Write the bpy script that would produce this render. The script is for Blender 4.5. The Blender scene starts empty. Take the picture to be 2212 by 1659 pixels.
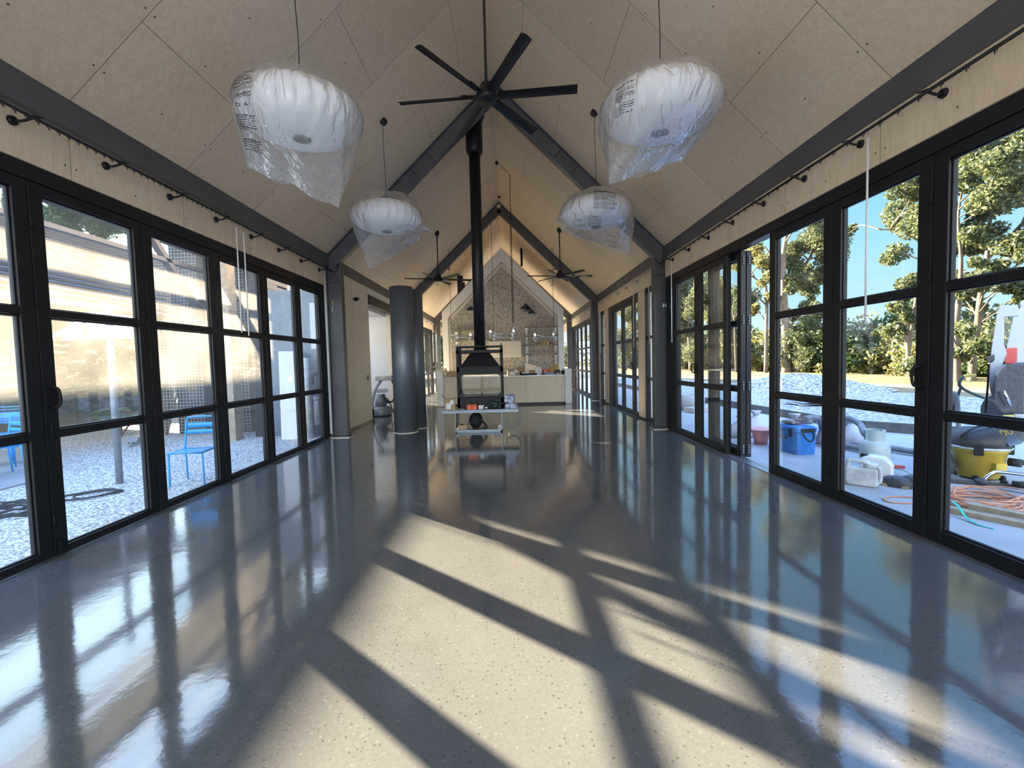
import bpy, bmesh, math, random
from mathutils import Vector, Matrix, Quaternion
R = math.radians
sc = bpy.context.scene
COL = sc.collection
random.seed(7)

# ------------------------------------------------------------------ camera
F_PX, PITCH, YAW, ROLL, EYE = 972.0, -0.0503, 0.00897, 0.0248, 1.45
def cam_axes():
    cy, sy, cp, sp = math.cos(YAW), math.sin(YAW), math.cos(PITCH), math.sin(PITCH)
    f = Vector((sy*cp, cy*cp, sp)); r0 = Vector((cy, -sy, 0)); d0 = f.cross(r0)
    cr, sr = math.cos(ROLL), math.sin(ROLL)
    return cr*r0 + sr*d0, -sr*r0 + cr*d0, f
cr_, cd_, cf_ = cam_axes()
cam = bpy.data.cameras.new('camera'); cam_o = bpy.data.objects.new('camera', cam); COL.objects.link(cam_o)
cam.sensor_fit = 'HORIZONTAL'; cam.sensor_width = 36.0; cam.lens = 36.0*F_PX/2212.0
cam.clip_start = 0.05; cam.clip_end = 6000
M = Matrix.Identity(4)
for i in range(3):
    M[i][0] = cr_[i]; M[i][1] = -cd_[i]; M[i][2] = -cf_[i]
M.translation = (0, 0, EYE)
cam_o.matrix_world = M
sc.camera = cam_o

# ------------------------------------------------------------------ light
SUN_DIR = Vector((1.0, -0.88, -0.469)).normalized()       # the way the light travels
w = bpy.data.worlds.new('sky'); sc.world = w; w.use_nodes = True
wn = w.node_tree.nodes; wl = w.node_tree.links
bgn = wn['Background']; bgn.inputs['Strength'].default_value = 1.0
wtc = wn.new('ShaderNodeTexCoord'); wsep = wn.new('ShaderNodeSeparateXYZ'); wl.new(wtc.outputs['Generated'], wsep.inputs[0])
wrp = wn.new('ShaderNodeValToRGB'); we = wrp.color_ramp.elements        # clear sky, pale at the horizon; blue overhead brightened out of view for fill
we[0].position = 0.0; we[0].color = (0.46, 0.58, 0.63, 1); we[1].position = 1.0; we[1].color = (0.62, 1.25, 2.7, 1)
for q_, c_ in ((0.09, (0.33, 0.53, 0.63, 1)), (0.28, (0.18, 0.43, 0.62, 1)), (0.46, (0.17, 0.40, 0.64, 1)), (0.62, (0.58, 1.15, 2.45, 1))):
    x_ = we.new(q_); x_.color = c_
wl.new(wsep.outputs['Z'], wrp.inputs['Fac'])
wdot = wn.new('ShaderNodeVectorMath'); wdot.operation = 'DOT_PRODUCT'; wl.new(wtc.outputs['Generated'], wdot.inputs[0]); wdot.inputs[1].default_value = tuple(-SUN_DIR)
wmx = wn.new('ShaderNodeMath'); wmx.operation = 'MAXIMUM'; wl.new(wdot.outputs['Value'], wmx.inputs[0]); wmx.inputs[1].default_value = 0.0
wpw = wn.new('ShaderNodeMath'); wpw.operation = 'POWER'; wl.new(wmx.outputs[0], wpw.inputs[0]); wpw.inputs[1].default_value = 4.0
wau = wn.new('ShaderNodeVectorMath'); wau.operation = 'SCALE'; wau.inputs[0].default_value = (2.3, 2.8, 3.3); wl.new(wpw.outputs[0], wau.inputs['Scale'])   # bright haze round the sun
wad = wn.new('ShaderNodeVectorMath'); wad.operation = 'ADD'; wl.new(wrp.outputs['Color'], wad.inputs[0]); wl.new(wau.outputs[0], wad.inputs[1])
wdc = wn.new('ShaderNodeVectorMath'); wdc.operation = 'DOT_PRODUCT'; wl.new(wtc.outputs['Generated'], wdc.inputs[0]); wdc.inputs[1].default_value = (0.1, -0.95, 0.30)      # unseen bright sky lobe added behind the viewer to fill the interior
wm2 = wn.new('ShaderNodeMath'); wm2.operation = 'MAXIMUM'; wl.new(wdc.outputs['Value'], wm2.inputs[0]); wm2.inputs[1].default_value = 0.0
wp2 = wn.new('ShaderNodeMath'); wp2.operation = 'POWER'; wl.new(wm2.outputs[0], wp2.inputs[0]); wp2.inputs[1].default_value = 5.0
wfill = wn.new('ShaderNodeVectorMath'); wfill.operation = 'SCALE'; wfill.inputs[0].default_value = (3.0, 3.0, 3.0); wl.new(wp2.outputs[0], wfill.inputs['Scale'])
wa2 = wn.new('ShaderNodeVectorMath'); wa2.operation = 'ADD'; wl.new(wad.outputs[0], wa2.inputs[0]); wl.new(wfill.outputs[0], wa2.inputs[1]); wl.new(wa2.outputs[0], bgn.inputs['Color'])
sun = bpy.data.lights.new('sun', 'SUN'); sun.energy = 38.0; sun.angle = R(0.55); sun.color = (1.0, 0.82, 0.56)
sun_o = bpy.data.objects.new('sun', sun); COL.objects.link(sun_o)
sun_o.rotation_euler = SUN_DIR.to_track_quat('-Z', 'Y').to_euler(); sun_o.location = (-20, 20, 20)
sc.view_settings.view_transform = 'Standard'; sc.view_settings.look = 'None'
sc.view_settings.gamma = 1.0; sc.view_settings.use_curve_mapping = False
sc.view_settings.exposure = 0.95
cy = sc.cycles
cy.max_bounces = 14; cy.diffuse_bounces = 8; cy.glossy_bounces = 4; cy.transmission_bounces = 4
cy.transparent_max_bounces = 40; cy.sample_clamp_indirect = 6.0; cy.blur_glossy = 0.6
cy.use_denoising = True

# ------------------------------------------------------------------ materials
def new_mat(name):
    m = bpy.data.materials.new(name); m.use_nodes = True
    return m, m.node_tree.nodes, m.node_tree.links, m.node_tree.nodes['Principled BSDF']
def pmat(name, col, rough=0.6, metal=0.0, noise=0.0, nscale=8.0, spec=0.5, bump=0.0, bscale=60.0, alpha=1.0, detail=4.0, col2=None):
    m, n, l, p = new_mat(name)
    p.inputs['Base Color'].default_value = (*col, 1); p.inputs['Roughness'].default_value = rough
    p.inputs['Metallic'].default_value = metal; p.inputs['Specular IOR Level'].default_value = spec
    if noise > 0 or col2:
        tc = n.new('ShaderNodeTexCoord'); nz = n.new('ShaderNodeTexNoise'); nz.inputs['Scale'].default_value = nscale; nz.inputs['Detail'].default_value = detail
        l.new(tc.outputs['Object'], nz.inputs['Vector'])
        rp = n.new('ShaderNodeValToRGB'); rp.color_ramp.elements[0].position = 0.3; rp.color_ramp.elements[1].position = 0.7
        c2 = col2 or tuple(min(1, c*(1+noise)) for c in col); c1 = col if col2 else tuple(c*(1-noise) for c in col)
        rp.color_ramp.elements[0].color = (*c1, 1); rp.color_ramp.elements[1].color = (*c2, 1)
        l.new(nz.outputs['Fac'], rp.inputs['Fac']); l.new(rp.outputs['Color'], p.inputs['Base Color'])
    if bump > 0:
        tc2 = n.new('ShaderNodeTexCoord'); nb = n.new('ShaderNodeTexNoise'); nb.inputs['Scale'].default_value = bscale
        l.new(tc2.outputs['Object'], nb.inputs['Vector'])
        bp = n.new('ShaderNodeBump'); bp.inputs['Strength'].default_value = bump; bp.inputs['Distance'].default_value = 0.02
        l.new(nb.outputs['Fac'], bp.inputs['Height']); l.new(bp.outputs['Normal'], p.inputs['Normal'])
    return m
def mth(n, l, op, a, b=None, c=None):
    x = n.new('ShaderNodeMath'); x.operation = op
    for i, v in enumerate((a, b, c)):
        if v is None: continue
        if isinstance(v, (int, float)): x.inputs[i].default_value = v
        else: l.new(v, x.inputs[i])
    return x.outputs[0]
def ply_mat(name, mode, per=1.33, y0=3.81, base=(0.80, 0.665, 0.50)):
    """birch plywood sheets: flecked grain, thin dark joints, countersunk screw heads; mode 'roof' (joints along the slope) or 'wall'"""
    m, n, l, p = new_mat(name)
    tc = n.new('ShaderNodeTexCoord'); sep = n.new('ShaderNodeSeparateXYZ'); l.new(tc.outputs['Object'], sep.inputs[0])
    Y = sep.outputs['Y']; U = sep.outputs['Z']
    if mode == 'roof': U = mth(n, l, 'MULTIPLY', U, 1.43)
    if mode == 'face': Y = sep.outputs['X']
    q = mth(n, l, 'DIVIDE', mth(n, l, 'SUBTRACT', Y, y0), per)
    cell = mth(n, l, 'FLOOR', mth(n, l, 'ADD', q, 0.5))
    dy = mth(n, l, 'ABSOLUTE', mth(n, l, 'MULTIPLY', mth(n, l, 'SUBTRACT', q, cell), per))   # distance to the nearest joint
    j = mth(n, l, 'LESS_THAN', dy, 0.0028)
    col_i = mth(n, l, 'FLOOR', q)
    if mode == 'roof':
        stag = mth(n, l, 'MULTIPLY', mth(n, l, 'FRACT', mth(n, l, 'MULTIPLY', col_i, 0.3719)), 2.4)
        qu = mth(n, l, 'DIVIDE', mth(n, l, 'ADD', U, stag), 2.44)
        du = mth(n, l, 'MULTIPLY', mth(n, l, 'ABSOLUTE', mth(n, l, 'SUBTRACT', mth(n, l, 'FRACT', qu), 0.5)), 2.44)
        j = mth(n, l, 'MAXIMUM', j, mth(n, l, 'LESS_THAN', du, 0.0028))
    # screw heads: 45 mm either side of the joints and one row at mid sheet, every 0.6 m up
    us = mth(n, l, 'MULTIPLY', mth(n, l, 'SUBTRACT', mth(n, l, 'FRACT', mth(n, l, 'ADD', mth(n, l, 'DIVIDE', U, 0.30 if (mode == 'wall' and per > 1.25) else 0.62), 0.5 if mode != 'wall' else 0.02)), 0.5), 0.30 if (mode == 'wall' and per > 1.25) else 0.62)
    def dot(dd, r):
        d2 = mth(n, l, 'SQRT', mth(n, l, 'ADD', mth(n, l, 'MULTIPLY', dd, dd), mth(n, l, 'MULTIPLY', us, us)))
        return mth(n, l, 'LESS_THAN', d2, r), d2
    s1, _ = dot(mth(n, l, 'SUBTRACT', dy, 0.048), 0.0095)
    s2, _ = dot(mth(n, l, 'SUBTRACT', dy, per/2), 0.0095)
    s = mth(n, l, 'MAXIMUM', s1, s2)
    # grain
    mp = n.new('ShaderNodeMapping'); l.new(tc.outputs['Object'], mp.inputs['Vector']); mp.inputs['Scale'].default_value = (3, 14, 14) if mode == 'roof' else ((14, 14, 2.2))
    nz = n.new('ShaderNodeTexNoise'); nz.inputs['Scale'].default_value = 1.6; nz.inputs['Detail'].default_value = 7; nz.inputs['Roughness'].default_value = 0.65; nz.inputs['Distortion'].default_value = 1.2
    l.new(mp.outputs[0], nz.inputs['Vector'])
    rp = n.new('ShaderNodeValToRGB'); e = rp.color_ramp.elements
    e[0].position = 0.34; e[1].position = 0.6
    e[0].color = (base[0]*0.87, base[1]*0.85, base[2]*0.81, 1); e[1].color = (*base, 1)
    l.new(nz.outputs['Fac'], rp.inputs['Fac'])
    # sheet to sheet tone
    wnz = n.new('ShaderNodeTexWhiteNoise'); wnz.noise_dimensions = '1D'; l.new(col_i, wnz.inputs['W'])
    tone = mth(n, l, 'ADD', mth(n, l, 'MULTIPLY', wnz.outputs['Value'], 0.09), 0.93)
    vm = n.new('ShaderNodeVectorMath'); vm.operation = 'SCALE'; l.new(rp.outputs['Color'], vm.inputs[0]); l.new(tone, vm.inputs['Scale'])
    mx = n.new('ShaderNodeMix'); mx.data_type = 'RGBA'; l.new(mth(n, l, 'MAXIMUM', mth(n, l, 'MULTIPLY', j, 0.85), mth(n, l, 'MULTIPLY', s, 0.85)), mx.inputs['Factor'])
    l.new(vm.outputs[0], mx.inputs[6]); mx.inputs[7].default_value = (0.055, 0.042, 0.03, 1)
    l.new(mx.outputs[2], p.inputs['Base Color']); p.inputs['Roughness'].default_value = 0.55; p.inputs['Specular IOR Level'].default_value = 0.3
    return m
def floor_mat():
    m, n, l, p = new_mat('polished_concrete')
    tc = n.new('ShaderNodeTexCoord')
    def noise(s, d=4, r=0.55):
        x = n.new('ShaderNodeTexNoise'); x.inputs['Scale'].default_value = s; x.inputs['Detail'].default_value = d; x.inputs['Roughness'].default_value = r; l.new(tc.outputs['Object'], x.inputs['Vector']); return x.outputs['Fac']
    def ramp(f, a, b, ca, cb):
        r = n.new('ShaderNodeValToRGB'); r.color_ramp.elements[0].position = a; r.color_ramp.elements[1].position = b
        r.color_ramp.elements[0].color = (*ca, 1); r.color_ramp.elements[1].color = (*cb, 1); l.new(f, r.inputs['Fac']); return r.outputs['Color']
    big = ramp(noise(0.8, 5, 0.6), 0.32, 0.68, (0.122, 0.125, 0.131), (0.160, 0.163, 0.169))
    fine = noise(55, 3)
    vor = n.new('ShaderNodeTexVoronoi'); vor.inputs['Scale'].default_value = 48; l.new(tc.outputs['Object'], vor.inputs['Vector'])
    sepc = n.new('ShaderNodeSeparateColor'); l.new(vor.outputs['Color'], sepc.inputs[0])
    near = mth(n, l, 'LESS_THAN', vor.outputs['Distance'], 0.27)
    dark = mth(n, l, 'MULTIPLY', mth(n, l, 'GREATER_THAN', sepc.outputs[0], 0.76), near)
    pale = mth(n, l, 'MULTIPLY', mth(n, l, 'LESS_THAN', sepc.outputs[0], 0.16), near)
    patchy = mth(n, l, 'MULTIPLY', mth(n, l, 'GREATER_THAN', noise(1.3, 2), 0.42), 1.0)
    m1 = n.new('ShaderNodeMix'); m1.data_type = 'RGBA'; l.new(mth(n, l, 'MULTIPLY', mth(n, l, 'MULTIPLY', dark, patchy), 0.7), m1.inputs['Factor']); l.new(big, m1.inputs[6]); m1.inputs[7].default_value = (0.07, 0.068, 0.066, 1)
    m2 = n.new('ShaderNodeMix'); m2.data_type = 'RGBA'; l.new(mth(n, l, 'MULTIPLY', pale, 0.22), m2.inputs['Factor']); l.new(m1.outputs[2], m2.inputs[6]); m2.inputs[7].default_value = (0.36, 0.335, 0.30, 1)
    m3 = n.new('ShaderNodeMix'); m3.data_type = 'RGBA'; m3.blend_type = 'MULTIPLY'; m3.inputs['Factor'].default_value = 0.35; l.new(m2.outputs[2], m3.inputs[6]); l.new(fine, m3.inputs[7])
    l.new(m3.outputs[2], p.inputs['Base Color'])
    p.inputs['Specular IOR Level'].default_value = 1.0
    rr = mth(n, l, 'ADD', mth(n, l, 'MULTIPLY', noise(2.2, 5), 0.13), 0.025); l.new(rr, p.inputs['Roughness'])
    bp = n.new('ShaderNodeBump'); bp.inputs['Strength'].default_value = 0.03; bp.inputs['Distance'].default_value = 0.02; l.new(noise(9, 3), bp.inputs['Height']); l.new(bp.outputs['Normal'], p.inputs['Normal'])
    return m
def glass_mat(name, tint=(0.975, 0.99, 0.985), dust=0.0, refl=1.0):
    m, n, l, p = new_mat(name); n.remove(p)
    out = n['Material Output']
    tr = n.new('ShaderNodeBsdfTransparent'); tr.inputs['Color'].default_value = (*tint, 1)
    gl = n.new('ShaderNodeBsdfGlossy'); gl.inputs['Roughness'].default_value = 0.0; gl.inputs['Color'].default_value = (0.95, 0.97, 1, 1)
    fr = n.new('ShaderNodeFresnel'); fr.inputs['IOR'].default_value = 1.5
    geo = n.new('ShaderNodeNewGeometry'); front = mth(n, l, 'SUBTRACT', 1.0, geo.outputs['Backfacing'])
    fac = mth(n, l, 'MULTIPLY', mth(n, l, 'MULTIPLY', fr.outputs[0], 1.5*refl), front)
    mx = n.new('ShaderNodeMixShader'); l.new(mth(n, l, 'MINIMUM', fac, 0.95), mx.inputs[0]); l.new(tr.outputs[0], mx.inputs[1]); l.new(gl.outputs[0], mx.inputs[2])
    last = mx.outputs[0]
    if dust > 0:
        tc = n.new('ShaderNodeTexCoord')
        n1 = n.new('ShaderNodeTexNoise'); n1.inputs['Scale'].default_value = 1.7; n1.inputs['Detail'].default_value = 6; l.new(tc.outputs['Object'], n1.inputs['Vector'])
        mp = n.new('ShaderNodeMapping'); mp.inputs['Scale'].default_value = (8, 3, 26); mp.inputs['Rotation'].default_value = (0.5, 0, 0); l.new(tc.outputs['Object'], mp.inputs['Vector'])
        n2 = n.new('ShaderNodeTexNoise'); n2.inputs['Scale'].default_value = 1.0; n2.inputs['Detail'].default_value = 4; n2.inputs['Distortion'].default_value = 1.5; l.new(mp.outputs[0], n2.inputs['Vector'])
        n3 = n.new('ShaderNodeTexNoise'); n3.inputs['Scale'].default_value = 160; l.new(tc.outputs['Object'], n3.inputs['Vector'])
        spots = mth(n, l, 'MULTIPLY', mth(n, l, 'GREATER_THAN', n3.outputs['Fac'], 0.70), 0.25)
        d = mth(n, l, 'ADD', mth(n, l, 'MULTIPLY', n1.outputs['Fac'], 1.1), mth(n, l, 'MULTIPLY', mth(n, l, 'GREATER_THAN', n2.outputs['Fac'], 0.60), 0.22))
        d = mth(n, l, 'ADD', mth(n, l, 'MULTIPLY', d, dust), mth(n, l, 'MULTIPLY', spots, dust))
        sz = n.new('ShaderNodeSeparateXYZ'); l.new(tc.outputs['Object'], sz.inputs[0])
        mr = n.new('ShaderNodeMapRange'); mr.inputs['From Min'].default_value = 0.85; mr.inputs['From Max'].default_value = 1.25; mr.inputs['To Min'].default_value = 0.3; l.new(sz.outputs['Z'], mr.inputs['Value'])   # shade painted in: dust thinned low down where no sun reaches
        d = mth(n, l, 'MULTIPLY', mth(n, l, 'MULTIPLY', d, front), mr.outputs['Result'])
        tl = n.new('ShaderNodeBsdfTranslucent'); tl.inputs['Color'].default_value = (0.95, 0.93, 0.88, 1)
        df = n.new('ShaderNodeBsdfDiffuse'); df.inputs['Color'].default_value = (0.6, 0.58, 0.54, 1)
        md = n.new('ShaderNodeMixShader'); md.inputs[0].default_value = 0.12; l.new(tl.outputs[0], md.inputs[1]); l.new(df.outputs[0], md.inputs[2])
        m2 = n.new('ShaderNodeMixShader'); l.new(d, m2.inputs[0]); l.new(last, m2.inputs[1]); l.new(md.outputs[0], m2.inputs[2])
        last = m2.outputs[0]
    l.new(last, out.inputs['Surface'])
    return m
def leaf_mat(name, ca, cb, cc):
    m, n, l, p = new_mat(name)
    geo = n.new('ShaderNodeNewGeometry'); rp = n.new('ShaderNodeValToRGB'); e = rp.color_ramp.elements
    e[0].color = (*ca, 1); e[1].color = (*cc, 1); x = e.new(0.5); x.color = (*cb, 1)
    l.new(geo.outputs['Random Per Island'], rp.inputs['Fac'])
    p.inputs['Roughness'].default_value = 0.5; l.new(rp.outputs['Color'], p.inputs['Base Color'])
    tl = n.new('ShaderNodeBsdfTranslucent'); l.new(rp.outputs['Color'], tl.inputs['Color'])
    mx = n.new('ShaderNodeMixShader'); mx.inputs[0].default_value = 0.4; l.new(p.outputs[0], mx.inputs[1]); l.new(tl.outputs[0], mx.inputs[2])
    l.new(mx.outputs[0], n['Material Output'].inputs['Surface'])
    return m
def pebble_mat(name, ca, cb, scale):
    m, n, l, p = new_mat(name)
    tc = n.new('ShaderNodeTexCoord'); v = n.new('ShaderNodeTexVoronoi'); v.inputs['Scale'].default_value = scale; l.new(tc.outputs['Object'], v.inputs['Vector'])
    s = n.new('ShaderNodeSeparateColor'); l.new(v.outputs['Color'], s.inputs[0])
    rp = n.new('ShaderNodeValToRGB'); rp.color_ramp.elements[0].color = (*ca, 1); rp.color_ramp.elements[1].color = (*cb, 1); l.new(s.outputs[0], rp.inputs['Fac'])
    gap = n.new('ShaderNodeValToRGB'); gap.color_ramp.elements[0].position = 0.42; gap.color_ramp.elements[1].position = 0.75
    gap.color_ramp.elements[0].color = (1, 1, 1, 1); gap.color_ramp.elements[1].color = (0.32, 0.31, 0.30, 1); l.new(v.outputs['Distance'], gap.inputs['Fac'])
    mx = n.new('ShaderNodeMix'); mx.data_type = 'RGBA'; mx.blend_type = 'MULTIPLY'; mx.inputs['Factor'].default_value = 1
    l.new(rp.outputs['Color'], mx.inputs[6]); l.new(gap.outputs['Color'], mx.inputs[7]); l.new(mx.outputs[2], p.inputs['Base Color'])
    bp = n.new('ShaderNodeBump'); bp.invert = True; bp.inputs['Strength'].default_value = 0.9; bp.inputs['Distance'].default_value = 0.02; l.new(v.outputs['Distance'], bp.inputs['Height']); l.new(bp.outputs['Normal'], p.inputs['Normal'])
    p.inputs['Roughness'].default_value = 0.8
    return m
def bag_mat():
    m, n, l, p = new_mat('clear_plastic_film'); n.remove(p)
    out = n['Material Output']
    tc = n.new('ShaderNodeTexCoord')
    nz = n.new('ShaderNodeTexNoise'); nz.inputs['Scale'].default_value = 4; nz.inputs['Detail'].default_value = 3; nz.inputs['Distortion'].default_value = 1.6; bmp = n.new('ShaderNodeMapping'); bmp.inputs['Scale'].default_value = (1.6, 1.6, 0.45); l.new(tc.outputs['Object'], bmp.inputs['Vector']); l.new(bmp.outputs[0], nz.inputs['Vector'])
    bp = n.new('ShaderNodeBump'); bp.inputs['Strength'].default_value = 0.7; bp.inputs['Distance'].default_value = 0.07; l.new(nz.outputs['Fac'], bp.inputs['Height'])
    tr = n.new('ShaderNodeBsdfTransparent'); tr.inputs['Color'].default_value = (0.97, 0.97, 0.98, 1)
    gl = n.new('ShaderNodeBsdfGlossy'); gl.inputs['Roughness'].default_value = 0.12; l.new(bp.outputs['Normal'], gl.inputs['Normal'])
    tl = n.new('ShaderNodeBsdfTranslucent'); tl.inputs['Color'].default_value = (0.9, 0.92, 0.95, 1)
    df = n.new('ShaderNodeBsdfDiffuse'); df.inputs['Color'].default_value = (0.8, 0.82, 0.85, 1)
    a = n.new('ShaderNodeMixShader'); a.inputs[0].default_value = 0.55; l.new(tl.outputs[0], a.inputs[1]); l.new(df.outputs[0], a.inputs[2])
    lw = n.new('ShaderNodeLayerWeight'); lw.inputs['Blend'].default_value = 0.25; l.new(bp.outputs['Normal'], lw.inputs['Normal'])
    b = n.new('ShaderNodeMixShader'); l.new(mth(n, l, 'ADD', mth(n, l, 'MULTIPLY', lw.outputs['Facing'], 0.38), 0.12), b.inputs[0]); l.new(tr.outputs[0], b.inputs[1]); l.new(a.outputs[0], b.inputs[2])
    c = n.new('ShaderNodeMixShader'); l.new(mth(n, l, 'ADD', mth(n, l, 'MULTIPLY', lw.outputs['Fresnel'], 0.5), 0.03), c.inputs[0]); l.new(b.outputs[0], c.inputs[1]); l.new(gl.outputs[0], c.inputs[2])
    l.new(c.outputs[0], out.inputs['Surface'])
    return m

MT = {}
MT['ply_roof_l'] = ply_mat('plywood_ceiling_left', 'roof', 1.33, 3.81)
MT['ply_roof_r'] = ply_mat('plywood_ceiling_right', 'roof', 1.40, 3.73)
MT['ply_band'] = ply_mat('plywood_band', 'wall', 1.30, 3.85)
MT['ply_wall'] = ply_mat('plywood_wall', 'wall', 1.20, 10.42, (0.90, 0.83, 0.68))
MT['ply_face'] = ply_mat('plywood_face', 'face', 1.20, 0.72, (0.80, 0.72, 0.57))
MT['floor'] = floor_mat()
MT['steel'] = pmat('charcoal_painted_steel', (0.088, 0.088, 0.098), 0.42, 0.0, 0.10, 3)
MT['tubesteel'] = pmat('dark_mill_steel', (0.17, 0.185, 0.215), 0.36, 0.45, 0.22, 40, detail=6)
MT['black'] = pmat('black_powdercoat', (0.012, 0.012, 0.015), 0.42, spec=0.35)
MT['iron'] = pmat('black_cast_iron', (0.010, 0.0105, 0.013), 0.5, spec=0.25)
MT['rubber'] = pmat('black_rubber', (0.02, 0.02, 0.022), 0.7)
MT['glass'] = glass_mat('clear_pane')
MT['glass_dusty'] = glass_mat('dusty_pane', dust=0.14)
MT['glass_fire'] = glass_mat('heater_glass', tint=(0.90, 0.90, 0.88), refl=0.30)
MT['white'] = pmat('white_paint', (0.80, 0.80, 0.79), 0.5, noise=0.02, nscale=3)
MT['offwhite'] = pmat('warm_white_board', (0.70, 0.66, 0.58), 0.6)
MT['whiteplastic'] = pmat('white_plastic', (0.82, 0.83, 0.85), 0.35)
MT['chrome'] = pmat('bright_metal', (0.80, 0.82, 0.85), 0.12, 1.0)
MT['galv'] = pmat('galvanised_steel', (0.25, 0.26, 0.275), 0.45, 0.3, 0.2, 14)
MT['alu'] = pmat('dull_aluminium', (0.42, 0.43, 0.45), 0.35, 0.9)
MT['card'] = pmat('brown_cardboard', (0.42, 0.29, 0.17), 0.8, noise=0.08, nscale=4)
MT['paper'] = pmat('white_paper', (0.80, 0.80, 0.82), 0.7)
MT['orange'] = pmat('orange_plastic', (0.85, 0.16, 0.05), 0.45)
MT['blue'] = pmat('sky_blue_enamel', (0.02, 0.33, 0.75), 0.35)
MT['coolblue'] = pmat('dusty_blue_plastic', (0.02, 0.20, 0.62), 0.5, noise=0.3, nscale=6, col2=(0.06, 0.30, 0.70))
MT['yellow'] = pmat('dusty_yellow_plastic', (0.62, 0.42, 0.06), 0.55, noise=0.2, nscale=5)
MT['dustblack'] = pmat('dust_spattered_black', (0.03, 0.03, 0.035), 0.55, nscale=38, detail=6, col2=(0.075, 0.075, 0.082))
MT['hosegrey'] = pmat('dusty_grey_hose', (0.20, 0.205, 0.22), 0.7, noise=0.25, nscale=10)
MT['jug'] = pmat('grimy_white_plastic', (0.42, 0.43, 0.42), 0.55, nscale=9, detail=6, col2=(0.72, 0.74, 0.74))
MT['gasgreen'] = pmat('pale_grey_green_paint', (0.55, 0.63, 0.60), 0.4)
MT['sack'] = pmat('woven_white_sack', (0.50, 0.50, 0.53), 0.75, noise=0.08, nscale=12, bump=0.3, bscale=25)
MT['red'] = pmat('faded_red_plastic', (0.55, 0.07, 0.06), 0.5)
MT['pink'] = pmat('faded_pink_plastic', (0.62, 0.24, 0.22), 0.55)
MT['cordorange'] = pmat('faded_orange_cord', (0.60, 0.27, 0.15), 0.6)
MT['timber'] = pmat('grey_rough_timber', (0.27, 0.22, 0.16), 0.85, nscale=14, detail=6, col2=(0.42, 0.34, 0.24))
MT['green'] = pmat('teal_strap', (0.02, 0.42, 0.36), 0.6)
MT['slab'] = pmat('dusty_outdoor_concrete', (0.36, 0.365, 0.37), 0.75, noise=0.10, nscale=2.2, bump=0.15)
MT['kerb'] = pmat('dark_retaining_steel', (0.10, 0.095, 0.09), 0.8, noise=0.35, nscale=6)
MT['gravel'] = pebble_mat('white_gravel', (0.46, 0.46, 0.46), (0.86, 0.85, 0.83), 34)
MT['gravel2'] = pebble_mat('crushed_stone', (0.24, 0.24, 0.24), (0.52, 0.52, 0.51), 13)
MT['dirt'] = pmat('tan_dirt', (0.15, 0.10, 0.05), 0.95, nscale=0.6, detail=8, col2=(0.20, 0.15, 0.088))
MT['grass'] = pmat('dry_grass', (0.085, 0.072, 0.024), 0.95, nscale=0.9, detail=9, col2=(0.135, 0.108, 0.042))
MT['hill'] = pmat('hazed_forest_hill', (0.16, 0.24, 0.34), 1.0, noise=0.15, nscale=0.01)  # blue of aerial haze put into the forest colour
MT['cliff'] = pmat('hazed_rock_range', (0.40, 0.44, 0.52), 1.0, noise=0.2, nscale=0.008)  # pale haze of distance put into the rock colour
MT['bark'] = pmat('pale_eucalyptus_bark', (0.13, 0.095, 0.065), 0.9, nscale=1.4, detail=8, col2=(0.27, 0.22, 0.165))
MT['bark2'] = pmat('grey_brown_bark', (0.075, 0.056, 0.042), 0.95, nscale=2.5, detail=8, col2=(0.16, 0.13, 0.10))
MT['leaf'] = leaf_mat('eucalyptus_leaves', (0.040, 0.060, 0.024), (0.10, 0.125, 0.050), (0.19, 0.195, 0.085))
MT['leaf_y'] = leaf_mat('yellow_green_leaves', (0.07, 0.085, 0.025), (0.17, 0.165, 0.055), (0.28, 0.245, 0.085))
MT['leaf_d'] = leaf_mat('dark_green_leaves', (0.02, 0.045, 0.015), (0.055, 0.09, 0.03), (0.11, 0.15, 0.045))
MT['leaf_p'] = leaf_mat('glossy_plant_leaves', (0.05, 0.14, 0.03), (0.10, 0.22, 0.05), (0.20, 0.32, 0.08))
MT['cladding'] = pmat('dark_wall_cladding', (0.030, 0.031, 0.038), 0.5)
MT['tile'] = pmat('dark_roof_tile', (0.050, 0.045, 0.055), 0.6)
MT['bagfilm'] = bag_mat()
MT['lampwhite'] = pmat('white_lamp_shade', (0.88, 0.88, 0.90), 0.5)
MT['vanwhite'] = pmat('dusty_white_van_paint', (0.46, 0.47, 0.50), 0.4)
MT['ink'] = pmat('black_print', (0.02, 0.02, 0.02), 0.6)
MT['bluebox'] = pmat('blue_white_packaging', (0.05, 0.09, 0.35), 0.5, nscale=22, detail=1, col2=(0.75, 0.78, 0.85))
MT['fabricblack'] = pmat('black_fabric', (0.012, 0.012, 0.014), 0.85, bump=0.4, bscale=30)
MT['drillgreen'] = pmat('dark_green_tool_plastic', (0.015, 0.030, 0.028), 0.5)
MT['bluesteel'] = pmat('blue_grey_steel_plate', (0.17, 0.20, 0.25), 0.32, 0.7, 0.15, 9)
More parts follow.
